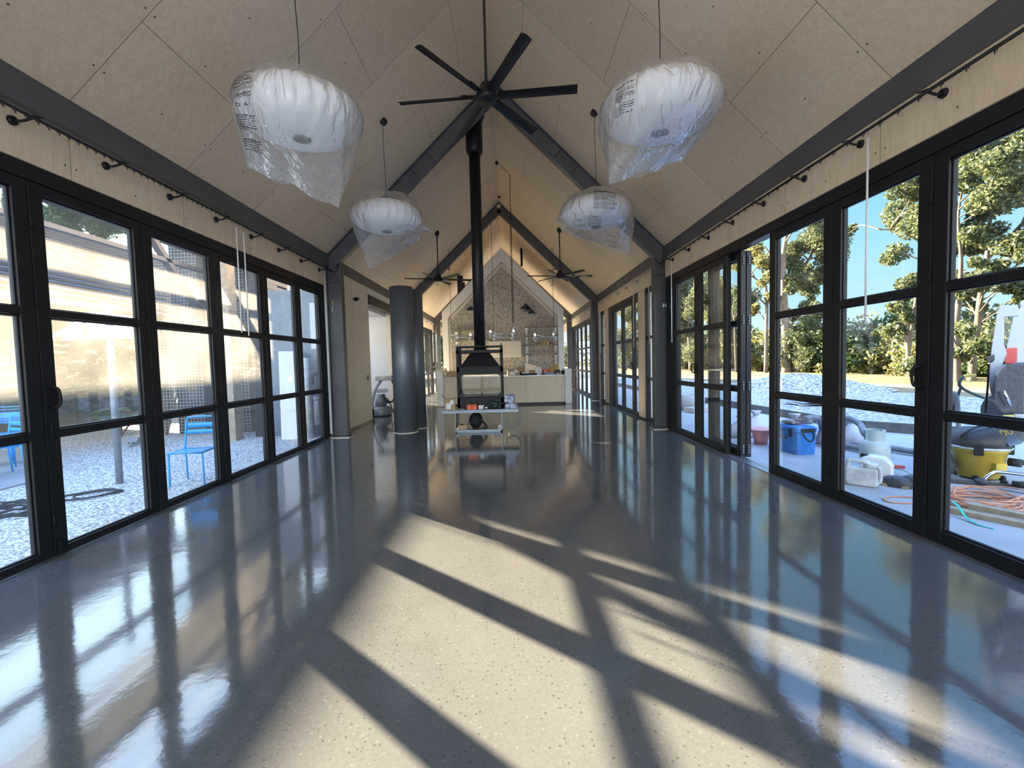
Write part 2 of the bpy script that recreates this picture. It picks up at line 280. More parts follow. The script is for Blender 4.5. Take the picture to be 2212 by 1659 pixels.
def terrazzo():
    m, n, l, p = new_mat('exposed_aggregate')
    tc = n.new('ShaderNodeTexCoord'); v = n.new('ShaderNodeTexVoronoi'); v.inputs['Scale'].default_value = 40; l.new(tc.outputs['Object'], v.inputs['Vector'])
    s = n.new('ShaderNodeSeparateColor'); l.new(v.outputs['Color'], s.inputs[0])
    rp = n.new('ShaderNodeValToRGB'); rp.color_ramp.interpolation = 'CONSTANT'; e = rp.color_ramp.elements
    e[0].color = (0.16, 0.155, 0.15, 1); e[1].position = 0.17; e[1].color = (0.46, 0.42, 0.37, 1)
    for q, c in ((0.5, (0.54, 0.50, 0.44)), (0.75, (0.38, 0.35, 0.31)), (0.9, (0.64, 0.60, 0.54))):
        x = e.new(q); x.color = (*c, 1)
    l.new(s.outputs[0], rp.inputs['Fac']); l.new(rp.outputs['Color'], p.inputs['Base Color']); p.inputs['Roughness'].default_value = 0.6
    return m
MT['terrazzo'] = terrazzo()

# ------------------------------------------------------------------ mesh helpers
class MB:
    def __init__(s): s.v = []; s.f = []; s.m = []; s.sm = []
    def add(s, vs, fs, mi=0, smooth=False):
        o = len(s.v); s.v += [tuple(v) for v in vs]
        for f in fs: s.f.append([o+i for i in f]); s.m.append(mi); s.sm.append(smooth)
        return s
    def box(s, x0, x1, y0, y1, z0, z1, mi=0, mat=None):
        vs = [(x, y, z) for z in (z0, z1) for y in (y0, y1) for x in (x0, x1)]
        if mat is not None: vs = [mat @ Vector(v) for v in vs]
        return s.add(vs, [(0, 2, 3, 1), (4, 5, 7, 6), (0, 1, 5, 4), (2, 6, 7, 3), (0, 4, 6, 2), (1, 3, 7, 5)], mi)
    def bar(s, a, b, w, h, mi=0, up=(0, 0, 1)):
        a = Vector(a); b = Vector(b); d = (b-a); L = d.length; d.normalize(); u = Vector(up)
        sd = d.cross(u)
        if sd.length < 1e-4: sd = d.cross(Vector((1, 0, 0)))
        sd.normalize(); u = sd.cross(d)
        vs = [p + sd*(i*w/2) + u*(j*h/2) for p in (a, b) for i, j in ((-1, -1), (1, -1), (1, 1), (-1, 1))]
        return s.add(vs, [(3, 2, 1, 0), (4, 5, 6, 7), (0, 1, 5, 4), (1, 2, 6, 5), (2, 3, 7, 6), (3, 0, 4, 7)], mi)
    def tube(s, pts, r, n=10, mi=0, closed=False, caps=True):
        pts = [Vector(p) for p in pts]; N = len(pts); rs = r if isinstance(r, (list, tuple)) else [r]*N
        vs = []; prev = None
        for i, p in enumerate(pts):
            t = (pts[(i+1) % N]-pts[i-1]) if closed else (pts[min(i+1, N-1)]-pts[max(i-1, 0)])
            if t.length < 1e-9: t = Vector((0, 0, 1))
            t.normalize()
            if prev is None:
                a = Vector((0, 0, 1)) if abs(t.z) < 0.9 else Vector((1, 0, 0)); u = t.cross(a).normalized()
            else:
                u = prev - t*prev.dot(t); u = u.normalized() if u.length > 1e-6 else t.orthogonal().normalized()
            prev = u; w_ = t.cross(u)
            for k in range(n):
                an = 2*math.pi*k/n; vs.append(p + (u*math.cos(an) + w_*math.sin(an))*rs[i])
        fs = []
        for i in range(N if closed else N-1):
            i2 = (i+1) % N
            for k in range(n): fs.append((i*n+k, i*n+(k+1) % n, i2*n+(k+1) % n, i2*n+k))
        s.add(vs, fs, mi, True)
        if caps and not closed:
            o = len(s.v)-len(vs)
            s.f.append([o+k for k in range(n)][::-1]); s.m.append(mi); s.sm.append(False)
            s.f.append([o+(N-1)*n+k for k in range(n)]); s.m.append(mi); s.sm.append(False)
        return s
    def lathe(s, prof, n=24, c=(0, 0, 0), mi=0, smooth=True, rfun=None):
        vs = []; fs = []; P = len(prof)
        for i, (r, z) in enumerate(prof):
            for k in range(n):
                a = 2*math.pi*k/n; rr = r*(rfun(a, z, r) if rfun else 1)
                vs.append((c[0]+rr*math.cos(a), c[1]+rr*math.sin(a), c[2]+z))
        for i in range(P-1):
            for k in range(n): fs.append((i*n+k, i*n+(k+1) % n, (i+1)*n+(k+1) % n, (i+1)*n+k))
        s.add(vs, fs, mi, smooth); o = len(s.v)-len(vs)
        if prof[0][0] > 1e-6: s.f.append([o+k for k in range(n)][::-1]); s.m.append(mi); s.sm.append(False)
        if prof[-1][0] > 1e-6: s.f.append([o+(P-1)*n+k for k in range(n)]); s.m.append(mi); s.sm.append(False)
        return s
    def ball(s, c, r, nu=16, nv=10, mi=0, fn=None):
        rx, ry, rz = r if isinstance(r, (tuple, list)) else (r, r, r)
        vs = []; fs = []
        for j in range(nv+1):
            th = math.pi*j/nv
            for k in range(nu):
                a = 2*math.pi*k/nu; d = Vector((math.sin(th)*math.cos(a), math.sin(th)*math.sin(a), -math.cos(th))); q = fn(d) if fn else 1
                vs.append((c[0]+rx*d.x*q, c[1]+ry*d.y*q, c[2]+rz*d.z*q))
        for j in range(nv):
            for k in range(nu): fs.append((j*nu+k, j*nu+(k+1) % nu, (j+1)*nu+(k+1) % nu, (j+1)*nu+k))
        return s.add(vs, fs, mi, True)
    def prism(s, poly, f0, f1, mi=0):
        """poly: 2-D points (anticlockwise), f0/f1 map a point to the two end faces"""
        n = len(poly); vs = [f0(*p) for p in poly] + [f1(*p) for p in poly]
        fs = [tuple(range(n))[::-1], tuple(range(n, 2*n))] + [(i, (i+1) % n, n+(i+1) % n, n+i) for i in range(n)]
        return s.add(vs, fs, mi)
    def grid(s, fn, nu, nv, mi=0, smooth=True):
        vs = [fn(i/nu, j/nv) for j in range(nv+1) for i in range(nu+1)]
        fs = [(j*(nu+1)+i, j*(nu+1)+i+1, (j+1)*(nu+1)+i+1, (j+1)*(nu+1)+i) for j in range(nv) for i in range(nu)]
        return s.add(vs, fs, mi, smooth)
    def build(s, name, mats, parent=None, bevel=0.0, loc=None, rotz=0.0, fix=True):
        me = bpy.data.meshes.new(name); me.from_pydata(s.v, [], s.f)
        for m in (mats if isinstance(mats, (list, tuple)) else [mats]): me.materials.append(MT[m] if isinstance(m, str) else m)
        me.polygons.foreach_set('material_index', s.m); me.polygons.foreach_set('use_smooth', s.sm)
        if fix:
            bm = bmesh.new(); bm.from_mesh(me); bmesh.ops.recalc_face_normals(bm, faces=bm.faces); bm.to_mesh(me); bm.free()
        me.update()
        o = bpy.data.objects.new(name, me); COL.objects.link(o)
        if parent: o.parent = parent
        if loc: o.location = loc
        if rotz: o.rotation_euler.z = rotz
        if bevel > 0:
            b = o.modifiers.new('bevel', 'BEVEL'); b.width = bevel; b.segments = 2; b.limit_method = 'ANGLE'; b.angle_limit = R(40)
        return o
def tag(o, label, cat, group=None, kind=None):
    o['label'] = label; o['category'] = cat
    if group: o['group'] = group
    if kind: o['kind'] = kind
    return o
def thing(name, label, cat, loc=(0, 0, 0), rotz=0.0, group=None, kind=None):
    o = bpy.data.objects.new(name, None); COL.objects.link(o); o.location = loc; o.rotation_euler.z = rotz; o.empty_display_size = 0.1
    return tag(o, label, cat, group, kind)
def kids(o): return [c for c in bpy.data.objects if c.parent == o]
def dup(root, loc=None, rotz=None, label=None, scale=None):
    r = root.copy(); COL.objects.link(r)
    if loc is not None: r.location = loc
    if rotz is not None: r.rotation_euler.z = rotz
    if scale is not None: r.scale = (scale,)*3 if not isinstance(scale, (tuple, list)) else scale
    if label: r['label'] = label
    for ch in kids(root):
        c = ch.copy(); COL.objects.link(c); c.parent = r
        for g in kids(ch):
            d = g.copy(); COL.objects.link(d); d.parent = c
    return r
def smooth_path(pts, n=8):
    pts = [Vector(p) for p in pts]; out = []
    for i in range(len(pts)-1):
        p0, p1, p2, p3 = pts[max(i-1, 0)], pts[i], pts[i+1], pts[min(i+2, len(pts)-1)]
        for k in range(n):
            t = k/n
            out.append(0.5*((2*p1)+(p2-p0)*t+(2*p0-5*p1+4*p2-p3)*t*t+(3*p1-p0-3*p2+p3)*t**3))
    return out+[pts[-1]]
def rpoly(x0, x1, y0, y1, r, n=5):
    out = []
    for cx, cy_, a0 in ((x1-r, y0+r, -90), (x1-r, y1-r, 0), (x0+r, y1-r, 90), (x0+r, y0+r, 180)):
        for k in range(n+1):
            a = R(a0+90*k/n); out.append((cx+r*math.cos(a), cy_+r*math.sin(a)))
    return out
def ray(u, v):
    return cr_*((u-1106)/F_PX) + cd_*((v-829.5)/F_PX) + cf_
def at_y(u, v, y):
    d = ray(u, v); return Vector((0, 0, EYE)) + d*(y/d.y)
def at_x(u, v, x):
    d = ray(u, v); return Vector((0, 0, EYE)) + d*(x/d.x)
def at_z(u, v, z):
    d = ray(u, v); return Vector((0, 0, EYE)) + d*((z-EYE)/d.z)

# ------------------------------------------------------------------ building shell
XC, ZR, S = -0.165, 6.93, 0.98
XL, XR = -3.605, 3.213
Y0, Y1 = -4.2, 36.0
def zc(x): return ZR - S*abs(x-XC)
def st(o, label, cat): return tag(o, label, cat, None, 'structure')

fl = MB(); fl.box(XL-0.12, XR+0.12, Y0, Y1, -0.25, 0.0); fl.box(-7.6, XL-0.12, 11.4, 14.2, -0.25, 0.0)
st(fl.build('floor', 'floor'), 'polished grey concrete floor with sunlit patches', 'floor')
for sd, nm, mt in ((-1, 'left', 'ply_roof_l'), (1, 'right', 'ply_roof_r')):
    c = MB(); xe = (XL-0.42) if sd < 0 else (XR+0.42)
    poly = [(XC, ZR), (xe, zc(xe)), (xe, zc(xe)+0.30), (XC, ZR+0.36)]
    c.prism(poly, lambda x, z: (x, Y0-0.3, z), lambda x, z: (x, Y1+0.3, z))
    st(c.build('ceiling_'+nm, mt), 'plywood sheet ceiling slope on the %s side of the ridge' % nm, 'ceiling')
    fa = MB(); fa.box(xe-0.012, xe+0.012, Y0-0.3, Y1+0.3, zc(xe)-0.03, zc(xe)+0.33)
    fa.tube([(xe+sd*0.06, Y0-0.3, zc(xe)+0.12), (xe+sd*0.06, Y1+0.3, zc(xe)+0.12)], 0.06, 8)
    st(fa.build('trim_'+('1' if sd < 0 else '2'), 'steel'), 'dark eave fascia and gutter along the %s roof edge' % nm, 'trim')

HEAD = 3.04
wlm = MB()
for a, b in ((Y0, 9.02), (15.85, 22.0), (22.2, Y1)): wlm.box(XL-0.16, XL+0.03, a, b, HEAD, 3.60)
wlm.box(XL-0.12, XL+0.085, 9.20, 11.62, 0.05, 3.50, 1); wlm.box(XL-0.12, XL+0.085, 14.05, 15.72, 0.05, 3.50, 1)
st(wlm.build('wall_left', ['ply_band', 'ply_wall']), 'pale plywood panels and band above the left hand doors', 'wall')
wrm = MB()
for a, b in ((Y0, 9.02), (9.2, 15.72), (15.85, 22.0), (22.2, Y1)): wrm.box(XR-0.03, XR+0.16, a, b, HEAD, 3.62)
for a, b in ((9.25, 9.86), (10.45, 10.94), (14.16, 14.75), (15.5, 15.72)): wrm.box(XR-0.02, XR+0.16, a, b, 0.04, HEAD)
st(wrm.build('wall_right', 'ply_band'), 'plywood posts and band above the right hand doors', 'wall')
sk = MB(); sk.box(XL-0.1, XL+0.075, 9.2, 11.62, 0, 0.05); sk.box(XL-0.1, XL+0.075, 14.05, 15.72, 0, 0.05)
st(sk.build('baseboard_left', 'black'), 'dark recessed skirting under the left plywood wall', 'baseboard')
sk = MB(); sk.box(XR-0.01, XR+0.1, 10.45, 10.94, 0, 0.04); sk.box(XR-0.01, XR+0.1, 14.16, 14.75, 0, 0.04)
st(sk.build('baseboard_right', 'black'), 'dark recessed skirting under the right plywood posts', 'baseboard')
bw = MB(); bw.bar((XL, Y0-0.08, zc(XL)-0.1), (XC, Y0-0.08, ZR-0.12), 0.12, 0.2); bw.bar((XR, Y0-0.08, zc(XR)-0.1), (XC, Y0-0.08, ZR-0.12), 0.12, 0.2); bw.box(XL, XR, Y0-0.14, Y0-0.02, HEAD, HEAD+0.12); bw.box(XC-0.05, XC+0.05, Y0-0.13, Y0-0.03, HEAD, ZR-0.2)
st(bw.build('wall_back', 'black'), 'unseen black framed gable behind the viewer, opened to let light in', 'wall')  # unseen gable opened up to light the room from behind
ew = MB(); ew.prism([(XL-0.1, HEAD), (XR+0.1, HEAD), (XR+0.1, zc(XR)), (XC, ZR), (XL-0.1, zc(XL))], lambda x, z: (x, Y1, z), lambda x, z: (x, Y1+0.15, z))
st(ew.build('wall_front', 'ply_band'), 'plywood gable end wall beyond the kitchen', 'wall')
for wi, (ya, lab) in enumerate(((Y1, 'black framed glazed end wall beyond the kitchen'), (Y0-0.14, 'unseen black framed end wall behind the viewer, glazed to let light in'))):  # second one is unseen, glazed to light the room from behind
    win = MB()
    for i in range(7):
        x = XL+(XR-XL)*i/6; win.box(x-0.05, x+0.05, ya+0.02, ya+0.1, 0, HEAD)
    for z in (0.05, 1.0, 1.95, HEAD-0.05): win.box(XL, XR, ya+0.03, ya+0.09, z-0.035, z+0.035)
    wo = win.build('window_%d' % (1+wi*4), 'black'); st(wo, lab, 'window')
    g = MB(); g.box(XL, XR, ya+0.055, ya+0.063, 0.05, HEAD); g.build('glass_pane', 'glass', wo)
# side room through the doorway
wr = MB(); wr.box(-7.6, XL-0.12, 14.05, 14.2, 0, 3.1); wr.box(-7.75, -7.6, 11.3, 14.2, 0, 3.1); wr.box(-7.6, XL-0.12, 11.3, 11.42, 0, 3.1)
st(wr.build('wall_side_room', 'white'), 'white walls of the side room beyond the open doorway', 'wall')
wr = MB(); wr.box(-7.7, -7.0, 11.35, 14.2, 2.92, 3.1); wr.box(-4.3, XL-0.12, 11.35, 14.2, 2.92, 3.1); wr.box(-7.0, -4.3, 11.35, 11.6, 2.92, 3.1); wr.box(-7.0, -4.3, 13.55, 14.2, 2.92, 3.1)
st(wr.build('ceiling_side_room', 'white'), 'white ceiling of the side room beyond the open doorway', 'ceiling')
wr = MB(); wr.box(-7.0, -4.3, 11.6, 13.55, 3.04, 3.048); st(wr.build('window_9', 'glass'), 'unseen roof light added over the side room to brighten it', 'window')  # roof light added to brighten the white side room
bh = MB(); bh.box(XL-0.10, XL+0.08, 11.63, 14.05, 3.26, 3.52)
st(bh.build('wall_over_doorway', 'white'), 'white bulkhead over the open doorway', 'wall')
tb = MB(); tb.box(XL-0.02, XL+0.10, 11.64, 14.1, 3.00, 3.25); tb.box(XL+0.03, XL+0.112, 11.70, 14.1, 3.03, 3.07)
st(tb.build('door_track', 'black', bevel=0.006), 'black sliding door track box over the doorway', 'door track')

def leaf(idx, side, y0, y1, label, dusty=False, handle=0, latch=False, stile=0.108, jam=None, hinges=True):
    """one glazed bifold leaf: frame mesh with three panes; side -1 left wall, +1 right wall"""
    xf = XL if side < 0 else XR; xo = xf + side*0.07
    lo, hi = min(xf, xo), max(xf, xo); a0, a1 = y0+0.004, y1-0.004
    f = MB(); s = stile
    f.box(lo, hi, a0, a0+s, 0.0, 2.915); f.box(lo, hi, a1-s, a1, 0.0, 2.915)
    f.box(lo, hi, a0+s, a1-s, 2.832, 2.915)
    b0 = 0.06 if side < 0 else 0.10
    f.box(lo, hi, a0+s, a1-s, 0.0, b0)
    for z0, z1 in ((0.938, 0.999), (1.889, 1.950)): f.box(lo, hi, a0+s, a1-s, z0, z1)
    # inner glazing bead, a thin step round each pane
    xb0, xb1 = (xf+side*0.022, xf+side*0.05); xb0, xb1 = min(xb0, xb1), max(xb0, xb1)
    for z0, z1 in ((b0, 0.938), (0.999, 1.889), (1.950, 2.832)):
        f.box(xb0, xb1, a0+s, a0+s+0.012, z0, z1); f.box(xb0, xb1, a1-s-0.012, a1-s, z0, z1)
        f.box(xb0, xb1, a0+s, a1-s, z0, z0+0.012); f.box(xb0, xb1, a0+s, a1-s, z1-0.012, z1)
    d = f.build('door_%d' % idx, 'black', bevel=0.004); st(d, label, 'door')
    xg = xf + side*0.036
    for z0, z1 in ((b0, 0.938), (0.999, 1.889), (1.950, 2.832)):
        p = MB(); p.box(xg-0.003, xg+0.003, a0+s+0.002, a1-s-0.002, z0+0.002, z1-0.002)
        p.build('glass_pane', 'glass_dusty' if dusty else 'glass', d)
    if handle:
        yh = a1-s/2 if handle > 0 else a0+s/2
        h = MB(); xi = xf - side*0.03
        pl = rpoly(-0.05, 0.05, 1.16, 1.345, 0.045)
        h.box(min(xf, xf-side*0.014), max(xf, xf-side*0.014), yh-0.05, yh+0.05, 1.17, 1.34)
        h.tube(smooth_path([(xf, yh, 1.33), (xf-side*0.05, yh+0.01, 1.325), (xf-side*0.062, yh+0.015, 1.25), (xf-side*0.05, yh+0.01, 1.185), (xf, yh, 1.18)], 5), 0.011, 8)
        h.build('handle', 'iron', d, bevel=0.003)
    if latch:
        h = MB(); h.box(min(xf, xf-side*0.03), max(xf, xf-side*0.03), a0+0.015, a0+0.045, 0.93, 1.05); h.box(min(xf, xf-side*0.03), max(xf, xf-side*0.03), a0+0.015, a0+0.045, 0.02, 0.12)
        h.build('latch', 'iron', d, bevel=0.003)
    if hinges:
        h = MB()
        for z in (0.28, 2.02, 2.6): h.tube([(xf-side*0.007, a0+0.004, z-0.05), (xf-side*0.007, a0+0.004, z+0.05)], 0.009, 8)
        h.build('hinge', 'iron', d)
    return d
n = 0
LY = [-4.1, -3.02, -1.94, -0.86, 0.22, 1.30, 2.42, 3.515, 4.595, 5.69, 6.805, 7.895, 8.87]
LBL = {2: 'foremost glazed black door leaf on the left, beside the blue outdoor table', 3: 'left glazed door leaf with the square pull handle and swirled dusty pane',
       4: 'left glazed door leaf in front of the outdoor blue chair', 5: 'left glazed door leaf behind the pair of hanging white curtain wands',
       6: 'left glazed door leaf in front of the dark mesh clad building', 7: 'last left glazed door leaf, next to the steel portal column'}
for i in range(len(LY)-1):
    n += 1; k = i-4
    leaf(n, -1, LY[i], LY[i+1], LBL.get(k, 'left glazed door leaf behind the viewer, number %d from the back wall' % (i+1)), dusty=(k >= 2), handle=(-1 if k == 3 else 0), latch=(k in (3, 5)))
RY = [-4.0, -2.94, -1.88, -0.82, 0.24, 1.30, 2.35, 3.40, 4.45, 5.505]
RBL = {6: 'foremost right glazed door leaf, in front of the yellow vacuum', 7: 'right glazed door leaf with the jerrycan and gas bottle outside it', 8: 'right glazed door leaf in front of the blue cooler box, at the open gap'}
for i in range(len(RY)-1):
    n += 1
    leaf(n, 1, RY[i], RY[i+1], RBL.get(i, 'right glazed door leaf behind the viewer, number %d from the back wall' % (i+1)), handle=(-1 if i == 7 else 0), latch=(i == 6), stile=0.115)
n += 1; leaf(n, 1, 6.575, 7.605, 'right glazed door leaf beyond the folded stack, nearer one', stile=0.105)
n += 1; leaf(n, 1, 7.605, 8.63, 'right glazed door leaf next to the right portal column', handle=-1, stile=0.105)
# two leaves folded outwards at the open gap
for q, dx in enumerate((0.085, 0.165)):
    n += 1; d = leaf(n, 1, 6.33, 7.38, ('inner', 'outer')[q]+' of the two door leaves folded back outside at the open gap', hinges=False, stile=0.105)
    d.location = (dx, 0, 0); h = MB()
    for z in (0.12, 1.02, 1.95, 2.78):
        for dz in (-0.05, -0.017, 0.017, 0.05): h.tube([(XR+0.03, 6.322, z+dz-0.009), (XR+0.03, 6.322, z+dz+0.009)], 0.012, 8)
    h.build('hinge', 'alu', d)
for nm, yy in (('first', (10.94, 11.50)), ('second', (11.50, 12.55)), ('third', (12.55, 13.60))):
    n += 1; leaf(n, 1, yy[0], yy[1], nm+' glazed leaf of the middle bay doors on the right wall', handle=(-1 if nm == 'second' else 0), stile=0.09)
for side, nm in ((-1, 'left'), (1, 'right')):
    for k, od in enumerate(('nearest', 'second', 'third', 'fourth', 'farthest')):
        n += 1; leaf(n, side, 16.35+k*1.08, 17.43+k*1.08, '%s glazed door leaf of the far bay on the %s wall' % (od, nm), handle=(1 if k == 3 else 0), stile=0.10)
for k, (a, b) in enumerate(((9.86, 10.45), (14.75, 15.5))):
    f = MB()
    f.box(XR+0.0, XR+0.10, a, a+0.06, 0, HEAD); f.box(XR+0.0, XR+0.10, b-0.06, b, 0, HEAD); f.box(XR, XR+0.1, a, b, HEAD-0.1, HEAD); f.box(XR, XR+0.1, a, b, 0, 0.08)
    for z in (0.97, 1.92): f.box(XR+0.01, XR+0.09, a+0.06, b-0.06, z-0.03, z+0.03)
    wo = f.build('window_%d' % (k+2), 'black', bevel=0.004); st(wo, 'narrow black framed window ' + ('beside the right portal column' if k == 0 else 'before the second right column'), 'window')
    g = MB(); g.box(XR+0.05, XR+0.056, a+0.06, b-0.06, 0.08, HEAD-0.1); g.build('glass_pane', 'glass', wo)
# frames: head, jambs and floor track of every run of doors
tn = 2
def run(side, y0, y1, label, j0=0.02, j1=0.02, gap=None):
    global tn
    xf = XL if side < 0 else XR; a, b = xf - side*0.012, xf + side*0.13; lo, hi = min(a, b), max(a, b)
    f = MB(); f.box(lo, hi, y0, y1, 2.918, HEAD); f.box(lo-0.0, hi, y0, y0+j0, 0, 2.918); f.box(lo, hi, y1-j1, y1, 0, 2.918)
    for q in range(3): f.box(xf-side*0.012-0.0005, xf-side*0.012+0.0005, y0, y1, 2.95+q*0.03, 2.951+q*0.03)
    tn += 1; st(f.build('trim_%d' % tn, 'black', bevel=0.004), 'black door head and jambs ' + label, 'door frame')
    t = MB(); a, b = xf - side*0.05, xf + side*0.13; lo, hi = min(a, b), max(a, b)
    t.box(lo, lo+0.025 if side > 0 else lo+0.05, y0, y1, 0, 0.006); t.box(hi-0.05, hi, y0, y1, 0, 0.006)
    t.box(lo, hi, y0, y1, -0.02, 0.003)
    tn += 1; st(t.build('trim_%d' % tn, 'alu'), 'metal floor track of the doors ' + label, 'door track')
run(-1, -4.15, 9.02, 'along the left of the living bay', j1=0.14)
run(1, -4.15, 9.02, 'along the right of the living bay', j1=0.38)
run(1, 10.94, 14.16, 'of the middle bay on the right', j1=0.55)
run(-1, 16.2, 21.9, 'of the far bay on the left', j0=0.14, j1=0.14)
run(1, 16.2, 21.9, 'of the far bay on the right', j0=0.14, j1=0.14)

# steel portal frames
for k, yf in enumerate((9.02, 15.72, 22.1)):
    ord_ = ('nearest', 'second', 'farthest')[k]; W2 = 0.17; ym = yf+W2/2
    for sd, nm in ((-1, 'left'), (1, 'right')):
        xi = -3.25 if sd < 0 else 2.96; xo = xi + sd*0.30
        c = MB(); top = zc(xi)-0.10
        c.box(min(xi, xi+sd*0.016), max(xi, xi+sd*0.016), yf, yf+W2, 0.03, top-0.25); c.box(min(xo, xo-sd*0.016), max(xo, xo-sd*0.016), yf, yf+W2, 0.03, zc(xo)-0.02)
        c.box(min(xi, xo), max(xi, xo), ym-0.006, ym+0.006, 0.03, zc(xo)-0.02)
        c.box(xi-0.15*sd*-1-0.19, xi-0.15*sd*-1+0.19, yf-0.03, yf+W2+0.03, 0.015, 0.032)
        c.prism([(xo, 3.0), (xi, 3.0), (xi, zc(xi)-0.02), (xo, zc(xo)-0.02)], lambda x, z: (x, ym-0.007, z), lambda x, z: (x, ym+0.007, z))
        c.bar((xi, ym-0.03, 3.47), (xo-sd*0.02, ym-0.03, 3.14), 0.06, 0.014, up=(0, 0, 1))
        for z in (3.10,): c.box(min(xi, xo), max(xi, xo), yf+0.01, ym, z, z+0.014)
        o = c.build('steel_column', 'steel'); st(o, '%s %s charcoal steel column of the portal frames' % (ord_, nm), 'column')
        g = MB(); g.box(min(xi, xo)-0.05, max(xi, xo)+0.05, yf-0.05, yf+W2+0.05, -0.01, 0.016); g.build('grout_pad', 'offwhite', o)
        # rafter
        d = Vector((-sd, 0, S)).normalized(); nr = Vector((-sd*S, 0, -1)).normalized()
        def pt(x, off):                       # point on the ceiling line at x, moved down by off
            q = Vector((x, ym, zc(x))) + nr*off; return q
        def seg(off, x0):
            a = pt(x0, off); t = (XC - a.x)/d.x; return a, a + d*t
        r = MB()
        a, b = seg(0.012, xo-sd*0.05); r.bar(a, b, W2, 0.016, up=tuple(-nr))
        a, b = seg(0.283, xo+sd*0.0); r.bar(a, b, W2, 0.016, up=tuple(-nr))
        a, b = seg(0.147, xo); r.bar(a, b, 0.012, 0.26, up=tuple(-nr))
        for off_x in (0.42, 0.52) if k == 0 else (0.5,):
            x = XC + sd*(3.2*off_x); p = pt(x, 0.147); r.bar(p - nr*0.13, p + nr*0.13, W2*0.9, 0.012, up=(0, 0, 1))
        o = r.build('steel_rafter', 'steel'); st(o, '%s %s charcoal steel rafter under the plywood ceiling' % (ord_, nm), 'rafter')
for sd, nm in ((-1, 'left'), (1, 'right')):
    for k, (a, b) in enumerate(((Y0, 9.10), (9.12, 15.80), (15.82, 22.18), (22.2, Y1))):
        e = MB(); x = -3.50 if sd < 0 else 3.16
        e.box(min(x, x+sd*0.075), max(x, x+sd*0.075), a, b, 3.42, 3.645)
        e.box(min(x, x+sd*0.075), max(x, x+sd*0.075), a, b, 3.635, 3.66)
        o = e.build('eave_beam', 'steel', bevel=0.004); st(o, 'charcoal steel eave beam along the %s, %s bay' % (nm, ('living', 'middle', 'kitchen', 'end')[k]), 'beam')

# ------------------------------------------------------------------ things indoors
def fan(loc, r, ang, label, blade_w=0.115, top=None, motor='black', wrapped=False):
    t = thing('ceiling_fan', label, 'ceiling fan', loc)
    m = MB(); m.lathe([(0.0, -0.065), (0.115, -0.06), (0.125, -0.03), (0.125, 0.02), (0.09, 0.05), (0.075, 0.12), (0.05, 0.15), (0.0, 0.155)], 28)
    m.build('motor_housing', motor, t)
    ztop = (top or zc(loc[0])) - loc[2]
    d = MB(); d.tube([(0, 0, 0.14), (0, 0, ztop-0.01)], 0.016, 10); d.build('downrod', 'black', t)
    c = MB(); c.lathe([(0.0, ztop-0.12), (0.05, ztop-0.11), (0.07, ztop-0.03), (0.06, ztop+0.02)], 18); c.build('canopy', 'black', t)
    for k in range(6):
        a = ang + k*math.pi/3
        b = MB(); u = Vector((math.cos(a), math.sin(a), 0)); v = Vector((-math.sin(a), math.cos(a), 0))
        def fn(i, j):
            x = 0.14 + (r-0.14)*i; s = (j-0.5); wd = blade_w*(0.9+0.1*i)
            return u*x + v*(s*wd) + Vector((0, 0, -s*0.034 + 0.018*(1-(2*s)**2) - 0.01))
        b.grid(fn, 10, 6)
        def fn2(i, j): return fn(i, 1-j) + Vector((0, 0, 0.006))
        b.grid(fn2, 10, 6)
        for e in (0.0, 1.0):
            q = [fn(e, j/6) for j in range(7)] + [fn2(e, j/6) for j in range(7)]
            b.add(q, [tuple(range(14))])
        b.bar(u*0.10+Vector((0, 0, 0.0)), u*0.30+Vector((0, 0, 0.016)), 0.055, 0.008)
        b.build('blade', 'black', t, fix=False)
    return t
FX, FY, FZ = -0.165, 5.40, 4.54
fan((FX, FY, FZ), 1.05, -0.1085, 'large black six blade ceiling fan near the viewer, on a long downrod', top=ZR)
for px, py, Y, lab in ((947, 603, 13.1, 'smaller black ceiling fan over the left of the kitchen, behind the flue'), (1210, 596, 13.1, 'smaller black ceiling fan over the right of the kitchen, with torn film on it')):
    q = at_y(px, py, Y); f_ = fan(tuple(q), 0.95, 0.25 if px < 1000 else 0.1, lab)
    pl = MB()
    rnd = random.Random(px)
    if px > 1000:
        pl.grid(lambda i, j: Vector((-0.30+0.10*i+0.05*math.sin(j*9+i*4), -0.2+0.06*math.sin(i*8+j*5), 0.16-0.50*j+0.03*math.sin(i*11))), 5, 12)
        pl.grid(lambda i, j: Vector((0.12+0.85*i, -0.10-0.12*j+0.02*math.sin(i*20), -0.02-0.10*i*j+0.03*math.sin(i*13+j*3))), 14, 4)
    else:
        pl.grid(lambda i, j: Vector((0.12+0.16*i+0.03*math.sin(j*9), -0.15+0.05*math.sin(i*8+j*5), 0.14-0.26*j)), 4, 8)
        pl.box(-0.06, 0.02, -0.16, -0.08, -0.2, -0.09)
    o = pl.build('protective_film', 'bagfilm', None, loc=tuple(q), fix=False); tag(o, 'torn clear film hanging from the kitchen fan on the %s' % ('left' if px < 1000 else 'right'), 'plastic film')

